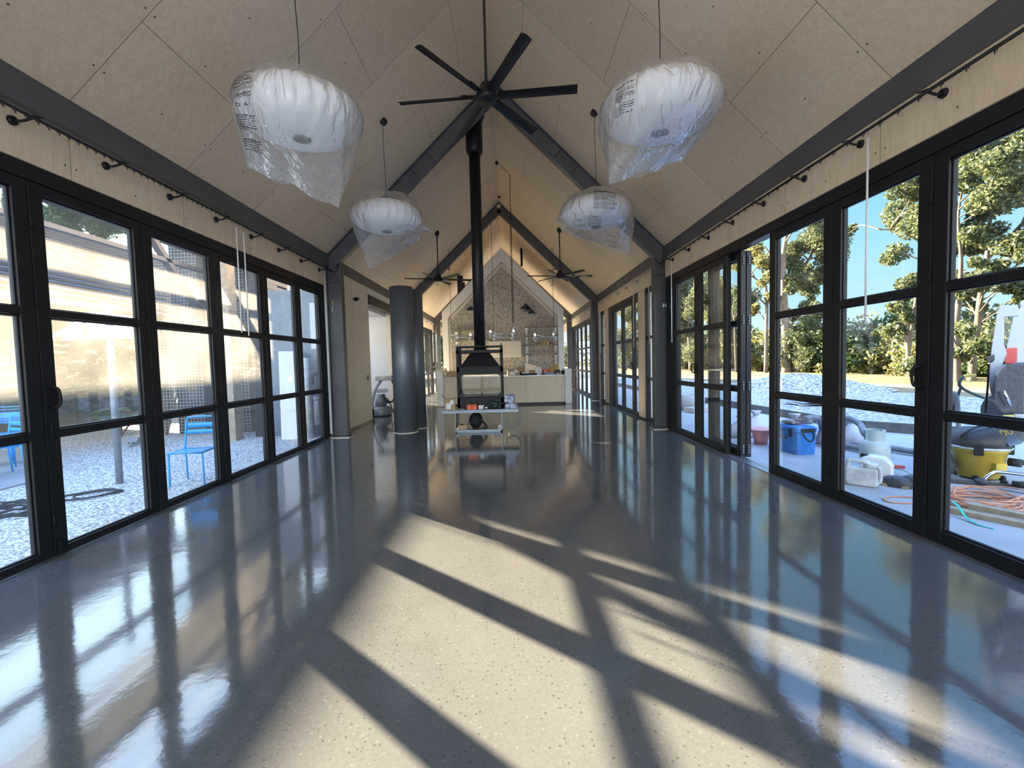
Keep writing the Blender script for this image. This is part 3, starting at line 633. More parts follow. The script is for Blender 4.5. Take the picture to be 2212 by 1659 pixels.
# pendant lamps in clear bags
def lamp(x, y, z, label, canopy=True):
    t = thing('pendant_lamp', label, 'lamp', (x, y, z), 0, 'four white pendant lamps still in their bags')
    s = MB()
    prof = []
    for i in range(17):
        th = math.pi*(0.04+0.90*i/16); prof.append((0.553*math.sin(th)**0.8, 0.225*math.cos(th)))
    prof = prof[::-1]
    s.lathe(prof, 150, rfun=lambda a, z, r: 1 + (0.075*(((a*25/(2*math.pi)) + z*1.4) % 1.0) - 0.075)*(1 if z > -0.12 else 0.15))
    s.build('lamp_shade', 'lampwhite', t)
    k = MB(); k.lathe([(0.08, -0.222), (0.08, -0.232), (0.06, -0.232), (0.055, -0.215), (0.0, -0.21)], 20); k.build('socket_ring', 'galv', t)
    ztop = zc(x) - z
    c = MB(); c.tube(smooth_path([(0, 0, 0.2), (0.008, 0.004, 0.35*ztop+0.13), (-0.004, 0.0, 0.7*ztop), (0.0, 0, ztop)], 8), 0.0045, 6); c.build('cord', 'rubber', t)
    q = MB(); n_ = Vector((0.7 if x < XC else -0.7, 0, -0.71)); p = Vector((0, 0, ztop)); q.tube([p - n_*0.005, p + n_*0.05], [0.062, 0.052], 20); q.build('canopy', 'black', t)
    return t
LZ = 3.80
def bag(c, A, B, label, top_r=0.16, top_z=0.275, spikes=(), seed=1, prints=(), symbols=(), belly=0.562, zr=0.30):
    rnd = random.Random(seed); c = Vector(c); A = Vector(A)-c; B = Vector(B)-c; mid = (A+B)/2; half = (B-A)/2; th0 = math.atan2(half.y, half.x)
    ph = [rnd.uniform(0, 6.28) for _ in range(6)]
    hw = Vector((half.x, half.y, 0)).normalized(); pw = Vector((-hw.y, hw.x, 0))
    def fn(i, j):
        a = 2*math.pi*i; s = j
        if s < 0.38:
            q = s/0.38; r = top_r + (belly-top_r)*math.sin(q*math.pi/2)**0.8; z = top_z*math.cos(q*math.pi/2) - 0.02
            wr_ = 0.012*math.sin(9*a+ph[0])*(1-q) + 0.006*math.sin(23*a+ph[1])
            p = Vector((math.cos(a)*(r+wr_), math.sin(a)*(r+wr_), z + 0.012*math.sin(5*a+ph[2])))
        else:
            q = (s-0.38)/0.62; e = Vector((math.cos(a)*belly, math.sin(a)*belly, -0.02))
            ca = math.cos(a-th0); sa = math.sin(a-th0)
            l_ = mid + half*ca + pw*(0.018*sa) + Vector((0, 0, 0.03*math.sin(6*a+ph[3])*(1-abs(ca))))
            tt = q**1.15; p = e.lerp(l_, tt); p += pw*(math.copysign(abs(sa)**0.8, sa)*0.10*math.sin(math.pi*q)**1.0)
            w_ = 0.020*math.sin(math.pi*min(q*1.1, 1))*(math.sin(7*a+ph[4]+2*q) + 0.6*math.sin(13*a+ph[5]-3*q) + 0.4*math.sin(31*a+5*q))
            p += Vector((math.cos(a), math.sin(a), 0.2))*w_*(1-0.8*tt)
        for (tgt, a0, s0, wa, ws) in spikes:
            da = (a-a0+math.pi) % (2*math.pi) - math.pi
            g = math.exp(-(da/wa)**2 - ((s-s0)/ws)**2); p = p.lerp(Vector(tgt)-c, min(1, g))
        return p
    m = MB(); m.grid(fn, 96, 40)
    o = m.build('plastic_bag', 'bagfilm', None, loc=tuple(c), fix=False); tag(o, label, 'plastic bag', 'clear bags over the pendant lamps')
    for (ic, jc, sides) in symbols:          # little printed marks: a ring and a triangle of arrows
        t = MB(); loop = []
        for k in range(24):
            a = 2*math.pi*k/24; rr = 1.0 if sides == 0 else math.cos(math.pi/sides)/math.cos((a % (2*math.pi/sides)) - math.pi/sides)
            p = fn(ic+0.0055*rr*math.sin(a), jc-0.011*rr*math.cos(a)); ctr = Vector((math.cos(2*math.pi*ic), math.sin(2*math.pi*ic), 0)); loop.append(p + ctr*0.006)
        t.tube(loop, 0.003, 5, closed=True); t.build('printed_symbol', 'ink', o)
    for (i0, i1, j0, j1, rows) in prints:
        t = MB()
        for q in range(rows):
            j = j0 + (j1-j0)*q/max(rows-1, 1); i = i0; stop = i0 + (i1-i0)*rnd.choice((1, 0.95, 0.6, 0.85, 1))
            if rnd.random() < 0.12: continue
            while i < stop:
                L = rnd.uniform(0.004, 0.013); L = min(L, stop-i); k = 3
                for z_ in range(k):
                    ia, ib = i+L*z_/k, i+L*(z_+1)/k; hgt = 0.0052 if q % 5 else 0.008
                    pa, pb, pc, pd = fn(ia, j), fn(ib, j), fn(ib, j+hgt), fn(ia, j+hgt)
                    nn = (pb-pa).cross(pd-pa); nn = nn.normalized() if nn.length > 1e-9 else Vector((0, 0, 1)); ctr = Vector((math.cos(2*math.pi*ia), math.sin(2*math.pi*ia), 0))
                    if nn.dot(ctr) < 0: nn = -nn
                    t.add([v + nn*0.004 for v in (pa, pb, pc, pd)], [(0, 1, 2, 3)])
                i += L + rnd.uniform(0.0012, 0.003)
        if t.v: t.build('printed_text', 'ink', o, fix=False)['kind'] = 'stuff'
    return o
L1 = (-1.87, 4.34, LZ); L2 = (1.50, 4.36, LZ); L3 = (-1.86, 7.28, 3.78); L4 = (1.47, 7.27, 3.78)
lamp(*L1, 'large white ribbed pendant lamp at upper left, nearer one'); lamp(*L2, 'large white ribbed pendant lamp at upper right, nearer one')
lamp(*L3, 'white ribbed pendant lamp hanging on the left in front of the portal rafter'); lamp(*L4, 'white ribbed pendant lamp hanging on the right in front of the portal rafter')
def ang_of(c, u, v, y): q = at_y(u, v, y); return math.atan2(q.y-c[1], q.x-c[0])
bag(L1, at_y(532, 360, 4.15), at_y(731, 449, 4.30), 'clear printed bag around the upper left nearer lamp, tail hanging right', seed=3, prints=((0.60, 0.705, 0.28, 0.50, 18), (0.62, 0.70, 0.64, 0.86, 15)), symbols=((0.655, 0.57, 0), (0.68, 0.57, 3)))
bag(L2, at_y(1316, 399, 4.15), at_y(1478, 345, 4.45), 'clear printed bag around the upper right nearer lamp, corner poking up', seed=8,
    spikes=((at_y(1556, 126, 4.36), 0.25, 0.24, 0.33, 0.13),), prints=((0.585, 0.64, 0.36, 0.60, 15),))
bag(L3, at_y(797, 584, 7.15), at_y(905, 520, 7.35), 'clear bag around the left farther lamp, one corner out to the right', top_r=0.22, top_z=0.34, seed=12,
    spikes=((at_y(943, 505, 7.3), -0.35, 0.62, 0.30, 0.16),))
bag(L4, at_y(1215, 500, 7.2), at_y(1364, 552, 7.35), 'clear printed bag around the right farther lamp, corner out to the left', top_r=0.16, top_z=0.32, seed=21,
    spikes=((at_y(1196, 482, 7.15), math.pi+0.3, 0.5, 0.35, 0.2),), prints=((0.71, 0.81, 0.26, 0.52, 16), (0.70, 0.76, 0.66, 0.80, 8)))

# curtain rods, rings and draw wands
def rod(side, y0, y1, br, label, rings=0, mat='black', rosette=True):
    xr = -3.435 if side < 0 else 3.085; xw = -3.57 if side < 0 else 3.183
    t = thing('curtain_rod', label, 'curtain rod', (xr, y0, 3.325))
    m = MB(); m.tube([(0, 0, 0), (0, y1-y0, 0)], 0.013, 10); m.build('rail', mat, t)
    pr_ = None
    for y in br:
        b = MB(); b.tube(smooth_path([(xw-xr, y-y0, -0.03), ((xw-xr)*0.5, y-y0+0.01, -0.03), (0, y-y0+0.02, -0.005)], 4), 0.010, 8)
        b.tube([(xw-xr, y-y0, -0.03), (xw-xr-side*-0.0+(-side)*0.022, y-y0, -0.03)], [0.036, 0.03], 14)
        b.tube([(0.0, y-y0+0.02, 0.012), (0.0, y-y0+0.10, 0.03)], 0.007, 6)
        b.build('bracket', mat, t)
    if rings:
        r0 = None; pts = [y0+0.15+(y1-y0-0.3)*k/(rings-1) for k in range(rings)]
        for y in pts:
            if r0 is None:
                g = MB(); g.tube([(0.016*math.cos(a*math.pi/5), 0, 0.016*math.sin(a*math.pi/5)-0.004) for a in range(10)], 0.003, 5, closed=True); g.tube([(0, 0, -0.02), (0, 0.004, -0.035)], 0.004, 5)
                r0 = g.build('glider', 'black', t, loc=(0, y-y0, 0))
            else:
                c = r0.copy(); COL.objects.link(c); c.parent = t; c.location = (0, y-y0, 0)
    return t
rod(-1, 2.3, 9.25, [3.41+0.765*k for k in range(8)], 'black curtain rod with gliders along the left beam', rings=86)
rod(1, 2.2, 9.28, [3.30+0.755*k for k in range(8)], 'black curtain rod with gliders along the right beam', rings=40)
rod(1, 9.45, 15.9, [9.62, 10.9, 11.9, 12.8, 13.8, 14.8], 'steel coloured curtain rod over the middle bay on the right', mat='alu')
rod(-1, 16.0, 22.3, [17.0, 18.1, 19.2, 20.3, 21.4], 'steel coloured curtain rod over the far bay on the left', mat='alu')
rod(1, 16.0, 22.3, [17.0, 18.1, 19.2, 20.3, 21.4], 'steel coloured curtain rod over the far bay on the right', mat='alu')
def wand(x, y, z0, z1, label):
    t = thing('curtain_wand', label, 'curtain wand', (x, y, z1), 0, 'white curtain draw wands')
    m = MB(); m.tube([(0, 0, z0-z1), (0, 0, -0.045)], 0.0085, 10); m.build('stick', 'whiteplastic', t)
    h = MB(); h.tube([(0, 0, -0.045), (0.004, 0, -0.02), (0, 0, 0.0)], 0.004, 6); h.build('hook', 'alu', t)
wand(3.085, 3.86, 1.69, 3.30, 'long white curtain wand hanging before the big right hand door panes')
wand(3.085, 8.42, 1.73, 3.28, 'white curtain wand hanging beside the right portal column')
wand(-3.435, 5.90, 1.91, 3.30, 'left of the two white curtain wands on the left doors')
wand(-3.435, 6.06, 1.88, 3.28, 'right of the two white curtain wands on the left doors')
for y, z0, lb in ((9.75, 1.75, 'white curtain wand in front of the narrow window right of the column'), (10.95, 1.72, 'white curtain wand on the plywood post of the middle bay'), (14.85, 1.65, 'white curtain wand before the second right column'), (16.05, 1.65, 'white curtain wand just beyond the second right column')):
    wand(3.085, y, z0, 3.28, lb)
for y, lb in ((21.0, 'nearer white curtain wand by the far left column'), (22.0, 'farther white curtain wand by the far left column')): wand(-3.435, y, 1.5, 3.315, lb)

# two dark steel tubes standing on the floor
for (x, y, r, h_, lab) in ((-2.20, 9.56, 0.238, 3.06, 'big dark steel tube standing open on the floor, front one'), (-2.06, 10.15, 0.195, 3.08, 'slimmer dark steel tube standing just behind the big one')):
    t = thing('steel_tube', lab, 'steel tube', (x, y, 0))
    m = MB(); m.lathe([(r, 0.0), (r, h_), (r-0.012, h_), (r-0.012, h_-0.6)], 64); o = m.build('tube_wall', 'tubesteel', t)
    for p in o.data.polygons: pass
    s = MB(); s.lathe([(r+0.022, 0.0), (r+0.018, 0.012), (r-0.004, 0.016)], 48, rfun=lambda a, z, q: 1+0.03*math.sin(17*a)*math.sin(5*a)); s.build('sealant_bead', 'offwhite', t)

# double sided wood heater on its steel bench
FXc, FYf = -0.578, 9.36
t = thing('wood_heater', 'black double sided wood heater with glass door, on the low steel bench', 'fireplace', (FXc, FYf, 0.475))
W_, D_ = 0.485, 0.52
m = MB()
for sx in (-1, 1):
    for yy in (0.0, D_-0.06): m.box(sx*W_-0.03*(1+sx), sx*W_+0.03*(1-sx), yy, yy+0.06, 0, 1.30)
for yy in (0.0, D_-0.05):
    m.box(-W_, W_, yy, yy+0.05, 1.165, 1.225); m.box(-W_, W_, yy+0.01, yy+0.04, 1.285, 1.315)
for sx in (-1, 1): m.box(sx*W_-0.025*(1+sx), sx*W_+0.025*(1-sx), 0, D_, 1.165, 1.21); m.tube([(sx*(W_-0.03), 0.03, 1.22), (sx*(W_-0.03), 0.03, 1.36)], 0.012, 8)
m.build('steel_cage', 'iron', t, bevel=0.004)
m = MB()
zb = 0.885; zt = 1.17
ra = [(-0.41, 0.03, zb), (0.41, 0.03, zb), (0.41, D_-0.03, zb), (-0.41, D_-0.03, zb)]; rb = [(-0.20, 0.14, zt), (0.20, 0.14, zt), (0.20, D_-0.14, zt), (-0.20, D_-0.14, zt)]
m.add(ra+rb, [(3, 2, 1, 0), (4, 5, 6, 7), (0, 1, 5, 4), (1, 2, 6, 5), (2, 3, 7, 6), (3, 0, 4, 7)])
for i in range(15):
    a = -0.36+0.72*i/14; b = a*0.5; m.bar((a, 0.026, zb+0.02), (b, 0.134, zt-0.02), 0.012, 0.014, up=(0, -1, 0.4))
m.build('smoke_hood', 'iron', t)
m = MB()
m.box(-W_, W_, 0.0, D_, 0.755, 0.885); m.box(-W_, W_, 0, D_, 0.0, 0.24); m.box(-W_, -W_+0.045, 0, D_, 0.24, 0.755); m.box(W_-0.045, W_, 0, D_, 0.24, 0.755)
m.box(-0.43, 0.43, -0.012, 0.0, 0.03, 0.10); m.box(-W_-0.004, W_+0.004, -0.02, D_+0.02, 0.87, 0.895)
m.build('firebox', 'iron', t, bevel=0.006)
for yy, s_ in ((0.0, -1), (D_, 1)):
    m = MB()
    o_ = rpoly(-0.475, 0.475, 0.245, 0.765, 0.03); i_ = []
    for (x, z) in rpoly(-0.44, 0.44, 0.275, 0.725, 0.11, 6): i_.append((x, z))
    # door ring: arched inner edge
    ring_o = [(-0.475, 0.245), (0.475, 0.245), (0.475, 0.765), (-0.475, 0.765)]
    nseg = len(i_)
    def outer(i):
        x, z = i_[i]; k = max(abs(x)/0.475, abs(z-0.505)/0.26); return (x/k, 0.505+(z-0.505)/k)
    vs = []; fs = []
    for i in range(nseg):
        for (x, z) in (i_[i], outer(i)):
            for q in (0.0, -0.02): vs.append((x, yy+s_*-q if s_ > 0 else yy+q, z))
    for i in range(nseg):
        a = i*4; b = ((i+1) % nseg)*4; fs += [(a+1, b+1, b+3, a+3), (a, a+2, b+2, b), (a, b, b+1, a+1), (a+2, a+3, b+3, b+2)]
    m.add(vs, fs); d_ = m.build('door_frame', 'iron', t)
    g = MB(); g.box(-0.445, 0.445, yy+s_*0.006-0.002, yy+s_*0.006+0.002, 0.27, 0.73); g.build('door_glass', 'glass_fire', d_)
    h = MB(); yh = yy+s_*0.03
    for x in (-0.17, -0.005): h.box(x-0.008, x+0.008, min(yh, yy), max(yh, yy), 0.255, 0.31)
    h.box(-0.008, 0.008, min(yh, yy), max(yh, yy), 0.72, 0.765); h.build('catch', 'iron', d_)
m = MB(); m.tube([(0, D_/2, 1.16), (0, D_/2, 5.36)], 0.118, 40); m.tube([(0, D_/2, 1.17), (0, D_/2, 1.26)], 0.135, 40)
m.build('flue', 'black', t)
m = MB(); m.tube([(0, D_/2, 5.30), (0, D_/2, 5.36), (0, D_/2, 5.95)], [0.150, 0.175, 0.175], 40); m.tube([(0, D_/2, 5.95), (0, D_/2, 6.08)], [0.175, 0.23], 40); m.build('flue_casing', 'black', t)
# bench
t = thing('steel_bench', 'low folded blue grey steel hearth bench under the black wood heater', 'bench', (FXc, FYf-0.10, 0))
m = MB(); m.box(-0.80, 0.80, 0.0, 0.75, 0.445, 0.47); m.box(-0.80, 0.80, 0.0, 0.02, 0.405, 0.445)
m.build('top_plate', 'bluesteel', t, bevel=0.003)
m = MB(); m.box(-0.54, -0.525, 0.02, 0.73, 0.05, 0.445); m.build('side_plate', 'bluesteel', t)
m = MB(); m.box(0.425, 0.44, 0.02, 0.73, 0.05, 0.445); m.build('side_plate', 'bluesteel', t)
m = MB(); m.box(-0.54, 0.44, 0.0, 0.73, 0.03, 0.055); m.box(-0.5, 0.40, 0.03, 0.7, 0.0, 0.03); m.build('bottom_plate', 'bluesteel', t, bevel=0.003)
def carton(x, y, z, w, d, h, label, rot=0.0, open_=False, cat='box', mat='card', label_paper=False, group=None, flaps=True, name='cardboard_box'):
    t = thing(name, label, cat, (x, y, z), rot, group)
    b = MB(); th = 0.005
    b.box(-w/2, w/2, -d/2, -d/2+th, 0, h); b.box(-w/2, w/2, d/2-th, d/2, 0, h); b.box(-w/2, -w/2+th, -d/2, d/2, 0, h); b.box(w/2-th, w/2, -d/2, d/2, 0, h); b.box(-w/2, w/2, -d/2, d/2, 0, th)
    if not open_: b.box(-w/2, w/2, -d/2, d/2, h-th, h)
    b.build('box_body', mat, t)
    if open_ and flaps:
        for (a, c, dx, dz) in (((-w/2, -d/2, h), (-w/2, d/2, h), -0.05, 0.10), ((w/2, -d/2, h), (w/2, d/2, h), 0.10, 0.03)):
            f = MB(); f.grid(lambda i, j: Vector(a).lerp(Vector(c), i) + Vector((dx*j, 0, dz*j)), 1, 2, smooth=False)
            f.grid(lambda i, j: Vector(a).lerp(Vector(c), 1-i) + Vector((dx*j+0.004, 0, dz*j)), 1, 2, smooth=False); f.build('flap', mat, t, fix=False)
    if label_paper:
        p = MB()
        for (px, pz, r_, pw_, ph_) in ((-w*0.12, h*0.35, 0.1, w*0.42, h*0.5), (w*0.18, h*0.68, 0.6, w*0.32, h*0.36)):
            m_ = Matrix.Translation((px, -d/2-0.002, pz)) @ Matrix.Rotation(r_, 4, 'Y'); p.box(-pw_/2, pw_/2, -0.001, 0.001, -ph_/2, ph_/2, mat=m_)
        p.build('paper_label', 'paper', t)
    return t
BY = FYf - 0.10
carton(-1.23, BY+0.16, 0.47, 0.225, 0.22, 0.235, 'open cardboard box with white paper labels on the left wing of the bench', 0.12, True, label_paper=True)
for x, r_, wd in ((-0.815, 0.06, 'left'), (-0.705, -0.05, 'right')):
    t = thing('orange_case', wd + ' one of two small orange plastic cases before the heater', 'case', (x, BY+0.07, 0.47), r_, 'orange cases on the bench')
    m = MB(); m.box(-0.05, 0.05, -0.045, 0.045, 0, 0.065); m.build('case_body', 'orange', t, bevel=0.008)
    m = MB(); m.box(-0.05, 0.05, -0.045, 0.045, 0.067, 0.105); m.build('lid', 'orange', t, bevel=0.01)
o = MB().box(-0.06, 0.06, -0.05, 0.05, 0, 0.09).build('clear_case', 'alu', None, bevel=0.008, loc=(-0.58, BY+0.10, 0.47), rotz=0.3); tag(o, 'small grey case right of the orange cases on the bench', 'case')
o = MB().tube(smooth_path([(-0.09, 0, 0.012), (-0.03, 0.02, 0.016), (0.03, -0.01, 0.014), (0.09, 0.015, 0.012)], 4), 0.012, 8).build('metal_clip', 'alu', None, loc=(-0.99, BY+0.06, 0.47)); tag(o, 'small metal clip lying left of the orange cases', 'clip')
t = thing('power_drill', 'dark green power tool lying on the bench right of the orange cases', 'power tool', (-0.33, BY+0.09, 0.47), 0.15)
m = MB(); m.tube([(-0.16, 0, 0.03), (-0.10, 0, 0.075), (-0.02, 0, 0.13)], [0.026, 0.03, 0.04], 12); m.build('handle', 'drillgreen', t)
m = MB(); m.tube([(-0.05, 0, 0.155), (0.06, 0, 0.10), (0.12, 0, 0.075)], [0.05, 0.055, 0.05], 14); m.ball((0.05, 0, 0.06), (0.075, 0.06, 0.06)); m.build('motor_body', 'drillgreen', t)
m = MB(); m.tube([(0.10, 0, 0.13), (0.25, 0.0, 0.105), (0.40, 0.0, 0.07)], [0.028, 0.026, 0.022], 12); m.build('barrel', 'black', t)
m = MB(); m.box(-0.19, -0.09, -0.04, 0.04, 0, 0.06); m.build('battery', 'black', t, bevel=0.01)
m = MB(); m.box(-0.165, -0.12, -0.0425, -0.0405, 0.02, 0.05); m.build('badge', 'paper', t)
carton(0.05, BY+0.20, 0.47, 0.24, 0.20, 0.10, 'flat blue and white printed box on the right end of the bench', 0.05, mat='bluebox', name='printed_box')
carton(0.03, BY+0.22, 0.571, 0.19, 0.17, 0.175, 'blue and white printed carton stacked on the flat printed box', -0.2, mat='bluebox', name='printed_box')
t = tag(MB().tube(smooth_path([(0.10, BY+0.06, 0.62), (0.19, BY+0.02, 0.52), (0.235, BY-0.02, 0.36), (0.22, BY-0.05, 0.20), (0.14, BY-0.05, 0.09), (0.02, BY-0.03, 0.10), (-0.05, BY-0.01, 0.18), (-0.03, BY, 0.26)], 8), 0.017, 10).build('flexible_hose', 'hosegrey'), 'grey flexible hose curling off the right end of the bench', 'hose')
# things on the bottom plate
t = thing('duffel_bag', 'black soft bag bulging on the bottom plate of the bench', 'bag', (-0.70, BY+0.30, 0.055))
m = MB(); m.ball((0, 0, 0.165), (0.145, 0.26, 0.16), 20, 14, fn=lambda d: 1+0.05*math.sin(d.y*14)+0.03*math.sin(d.x*11+d.z*7)); m.build('bag_body', 'fabricblack', t)
m = MB(); m.tube(smooth_path([(0.08, -0.15, 0.22), (0.18, -0.20, 0.13), (0.23, -0.22, 0.03), (0.15, -0.22, 0.02)], 6), 0.022, 8); m.build('strap', 'fabricblack', t)
carton(-0.98, BY+0.12, 0.055, 0.18, 0.16, 0.10, 'open cardboard tray with fittings left of the black bag', 0.1, True)
o = MB().ball((0, 0, 0.03), (0.05, 0.05, 0.04), 10, 8, fn=lambda d: 1+0.25*math.sin(d.x*9)*math.sin(d.y*8+d.z*6)).build('metal_fitting', 'chrome', None, loc=(-0.99, BY+0.12, 0.10)); tag(o, 'shiny metal fittings lying in the cardboard tray', 'fitting')
for x, r_, lab in ((-0.19, 0.034, 'thick white plastic pipe lying along the right of the bottom plate'), (-1.07, 0.022, 'thin white pipe end at the left of the bottom plate')):
    t = thing('plastic_pipe', lab, 'pipe', (x, BY-0.02, 0.055+r_))
    m = MB(); m.lathe([(r_*0.5, 0), (r_, 0), (r_, 0.6), (r_*0.5, 0.6), (r_*0.5, 0)], 24)
    o = m.build('pipe_wall', 'whiteplastic', t); o.rotation_euler.x = R(-90)

# kitchen island
t = thing('kitchen_island', 'long plywood fronted kitchen island with white end panels behind the heater', 'kitchen island', (-0.12, 14.88, 0))
m = MB()
m.box(-2.01, 2.01, 0.03, 0.80, 0.07, 0.945); m.build('plywood_front', 'ply_face', t)
m = MB(); m.box(-1.98, 1.98, 0.07, 0.76, 0, 0.07); m.build('plinth', 'black', t)
for x in (-2.235, 2.015):
    m = MB(); m.box(x, x+0.22, 0, 0.86, 0.02, 1.158); m.box(x+0.02, x+0.20, 0.03, 0.83, 0, 0.02); m.build('end_panel', 'white', t, bevel=0.004)
m = MB(); m.box(-2.01, 2.01, 0.0, 0.84, 0.945, 0.972); m.build('benchtop', 'alu', t, bevel=0.003)
IY = 15.15; IZ = 0.972
carton(-1.78, IY-0.05, IZ, 0.52, 0.36, 0.20, 'open brown cardboard box at the left end of the island', 0.0, True, label_paper=False, group=None)
o = MB().lathe([(0.0, 0.10), (0.10, 0.09), (0.15, 0.04), (0.17, 0.0)], 24).build('white_bowl', 'offwhite', None, loc=(-2.245, 15.2, 1.158)); tag(o, 'cream bowl upside down on the left end panel of the island', 'bowl')
carton(0.20, IY, IZ, 0.42, 0.3, 0.22, 'brown cardboard box with a white label just right of the heater', 0.06, label_paper=True)
rnd = random.Random(5)
for k, (x, w_, d_, h_, mt, nm, lab, ct) in enumerate((
        (0.58, 0.24, 0.2, 0.10, 'alu', 'tool_tray', 'grey tray on the island right of the labelled box', 'tray'),
        (0.92, 0.34, 0.26, 0.17, 'card', 'cardboard_box', 'low brown carton amid the clutter on the island', 'box'),
        (1.02, 0.22, 0.12, 0.22, 'paper', 'paper_packet', 'white paper packet standing in the island clutter', 'packet'),
        (1.30, 0.26, 0.2, 0.19, 'orange', 'tool_case', 'dull orange case in the island clutter', 'case'),
        (0.72, 0.5, 0.12, 0.07, 'black', 'tool_roll', 'long black tool roll on the front of the island', 'tool roll'),
        (1.38, 0.35, 0.12, 0.08, 'bluesteel', 'metal_tray', 'blue grey metal tray at the front of the island', 'tray'),
        (1.90, 0.16, 0.2, 0.13, 'iron', 'tool_box', 'dark tool box against the right end panel', 'tool box'))):
    o = MB().box(-w_/2, w_/2, -d_/2, d_/2, 0, h_).build(nm, mt, None, bevel=0.008, loc=(x, IY-(0.22 if k in (4, 5) else 0)+0.10*(k % 2), IZ), rotz=rnd.uniform(-0.3, 0.3)); tag(o, lab, ct)
o = MB().tube(smooth_path([(1.56+0.13*math.cos(a)+0.015*math.sin(5*a), IY+0.1*math.sin(a), IZ+0.035+0.22*(0.5+0.5*math.sin(a*2.3)) + 0.008*a) for a in [0.5*i for i in range(26)]], 4), 0.014, 8).build('hose_coil', 'yellow'); tag(o, 'tangle of yellowish hose on the right of the island', 'hose')
o = MB().tube(smooth_path([(1.66+0.10*math.cos(a), IY-0.12+0.07*math.sin(a), IZ+0.03+0.12*(0.5+0.5*math.sin(a*1.7))) for a in [0.6*i for i in range(20)]], 4), 0.012, 8).build('cable_coil', 'rubber'); tag(o, 'coil of black cable at the right front of the island', 'cable')
for k, (x, r_, h_, mt, lab) in enumerate(((1.12, 0.035, 0.22, 'whiteplastic', 'white bottle standing in the island clutter'), (1.24, 0.03, 0.17, 'alu', 'grey can standing in the island clutter'), (0.45, 0.03, 0.15, 'drillgreen', 'dark can beside the labelled box on the island'))):
    o = MB().lathe([(r_, 0), (r_, h_*0.7), (r_*0.4, h_*0.85), (r_*0.4, h_)], 14).build('bottle', mt, None, loc=(x, IY-0.05, IZ)); tag(o, lab, 'bottle')

# gable shaped kitchen house
GC = -0.135; GY = 17.95
t = thing('kitchen_alcove', 'white gable shaped kitchen alcove lined with speckled aggregate', 'alcove', (GC, GY, 0), kind='structure')
op = [(-2.375, 0), (2.375, 0), (2.375, 3.44), (0, 5.83), (-2.375, 3.44)]; ip = [(-2.15, 0), (2.15, 0), (2.15, 3.20), (0, 5.36), (-2.15, 3.20)]
m = MB(); vs = []; 
for y in (-0.25, 0.0):
    for p in (op, ip):
        vs += [(x, y, z) for x, z in p]
fs = []
for i in range(5):
    if i == 0: continue
    j = (i+1) % 5; fs += [(i, j, 5+j, 5+i), (10+i, 15+i, 15+j, 10+j), (i, 10+i, 10+j, j), (5+i, 5+j, 15+j, 15+i)]
m.add(vs, fs); m.prism(op, lambda x, z: (x, 0.02, z), lambda x, z: (x, 2.6, z))
m.build('gable_surround', 'white', t)
m = MB(); m.prism([(-2.15, 0), (2.15, 0), (2.15, 3.20), (0, 5.36), (-2.15, 3.20)], lambda x, z: (x, -0.03, z), lambda x, z: (x, 0.01, z)); m.build('aggregate_lining', 'terrazzo', t)
m = MB()
for s_ in (-1, 1):
    m.bar((s_*2.08, -0.045, 3.17), (0, -0.045, 5.255), 0.03, 0.10, up=(0, 0, 1)); m.box(s_*2.09-0.05, s_*2.09+0.05, -0.06, -0.03, 0.9, 3.2)
m.build('inner_trim', 'offwhite', t)
for (u, v, s_) in ((1016, 667, 0.16), (1135, 663, 0.2), (1141, 668, 0.16), (1148, 674, 0.16)):
    q = at_y(u, v, GY-0.12)
    o = MB(); o.prism([(-s_, -s_*0.35), (s_, -s_*0.35), (s_*0.25, s_*0.6), (-s_*0.1, s_*0.6)], lambda x, z: (x, -0.05, z), lambda x, z: (x, 0.09, z))
    o = o.build('wall_light', 'black', None, loc=tuple(q)); tag(o, {1016: 'small black triangular wall light left of the flue', 1135: 'upper black triangular wall light right of the flue', 1141: 'middle black triangular wall light right of the flue', 1148: 'lower black triangular wall light right of the flue'}[u], 'wall light')
# back bench, shelves, range hood
t = thing('kitchen_back_bench', 'low back bench along the aggregate wall behind the island', 'bench', (GC, GY-0.68, 0))
m = MB(); m.box(-2.05, 2.05, 0.05, 0.6, 0.0, 0.93); m.build('cabinet', 'ply_face', t); m = MB(); m.box(-2.1, 2.1, 0, 0.62, 0.93, 0.96); m.build('benchtop', 'alu', t)
def shelves(x0, x1, zs, lab):
    t = thing('wall_shelf_unit', lab, 'shelves', (x0, GY-0.30, zs[0]))
    for z in zs:
        m = MB(); m.box(0, x1-x0, 0, 0.24, z-zs[0]-0.012, z-zs[0]+0.012); m.build('shelf_board', 'timber', t)
    for z in zs:
        for x in (0.06, x1-x0-0.06):
            m = MB(); m.prism([(0.24, 0.0), (0.0, -0.03), (0.02, -0.06), (0.24, -0.34)], lambda y, zz, x=x: (x-0.05, y, z-zs[0]+zz-0.013), lambda y, zz, x=x: (x+0.05, y, z-zs[0]+zz-0.013)); m.build('bracket', 'whiteplastic', t, bevel=0.006)
shelves(0.72, 1.98, (1.72, 2.08, 2.43, 2.78), 'four timber shelves with white brackets right of the range hood')
shelves(-2.02, -0.60, (1.78, 2.32, 2.70), 'timber shelves with white brackets behind the flue on the left')
o = MB().lathe([(0.06, 0), (0.06, 0.13), (0.05, 0.15), (0.05, 0.18)], 14).build('jar', 'yellow', None, loc=(1.47, GY-0.2, 1.733+0.36)); tag(o, 'yellow jar on the second lowest right hand shelf', 'jar')
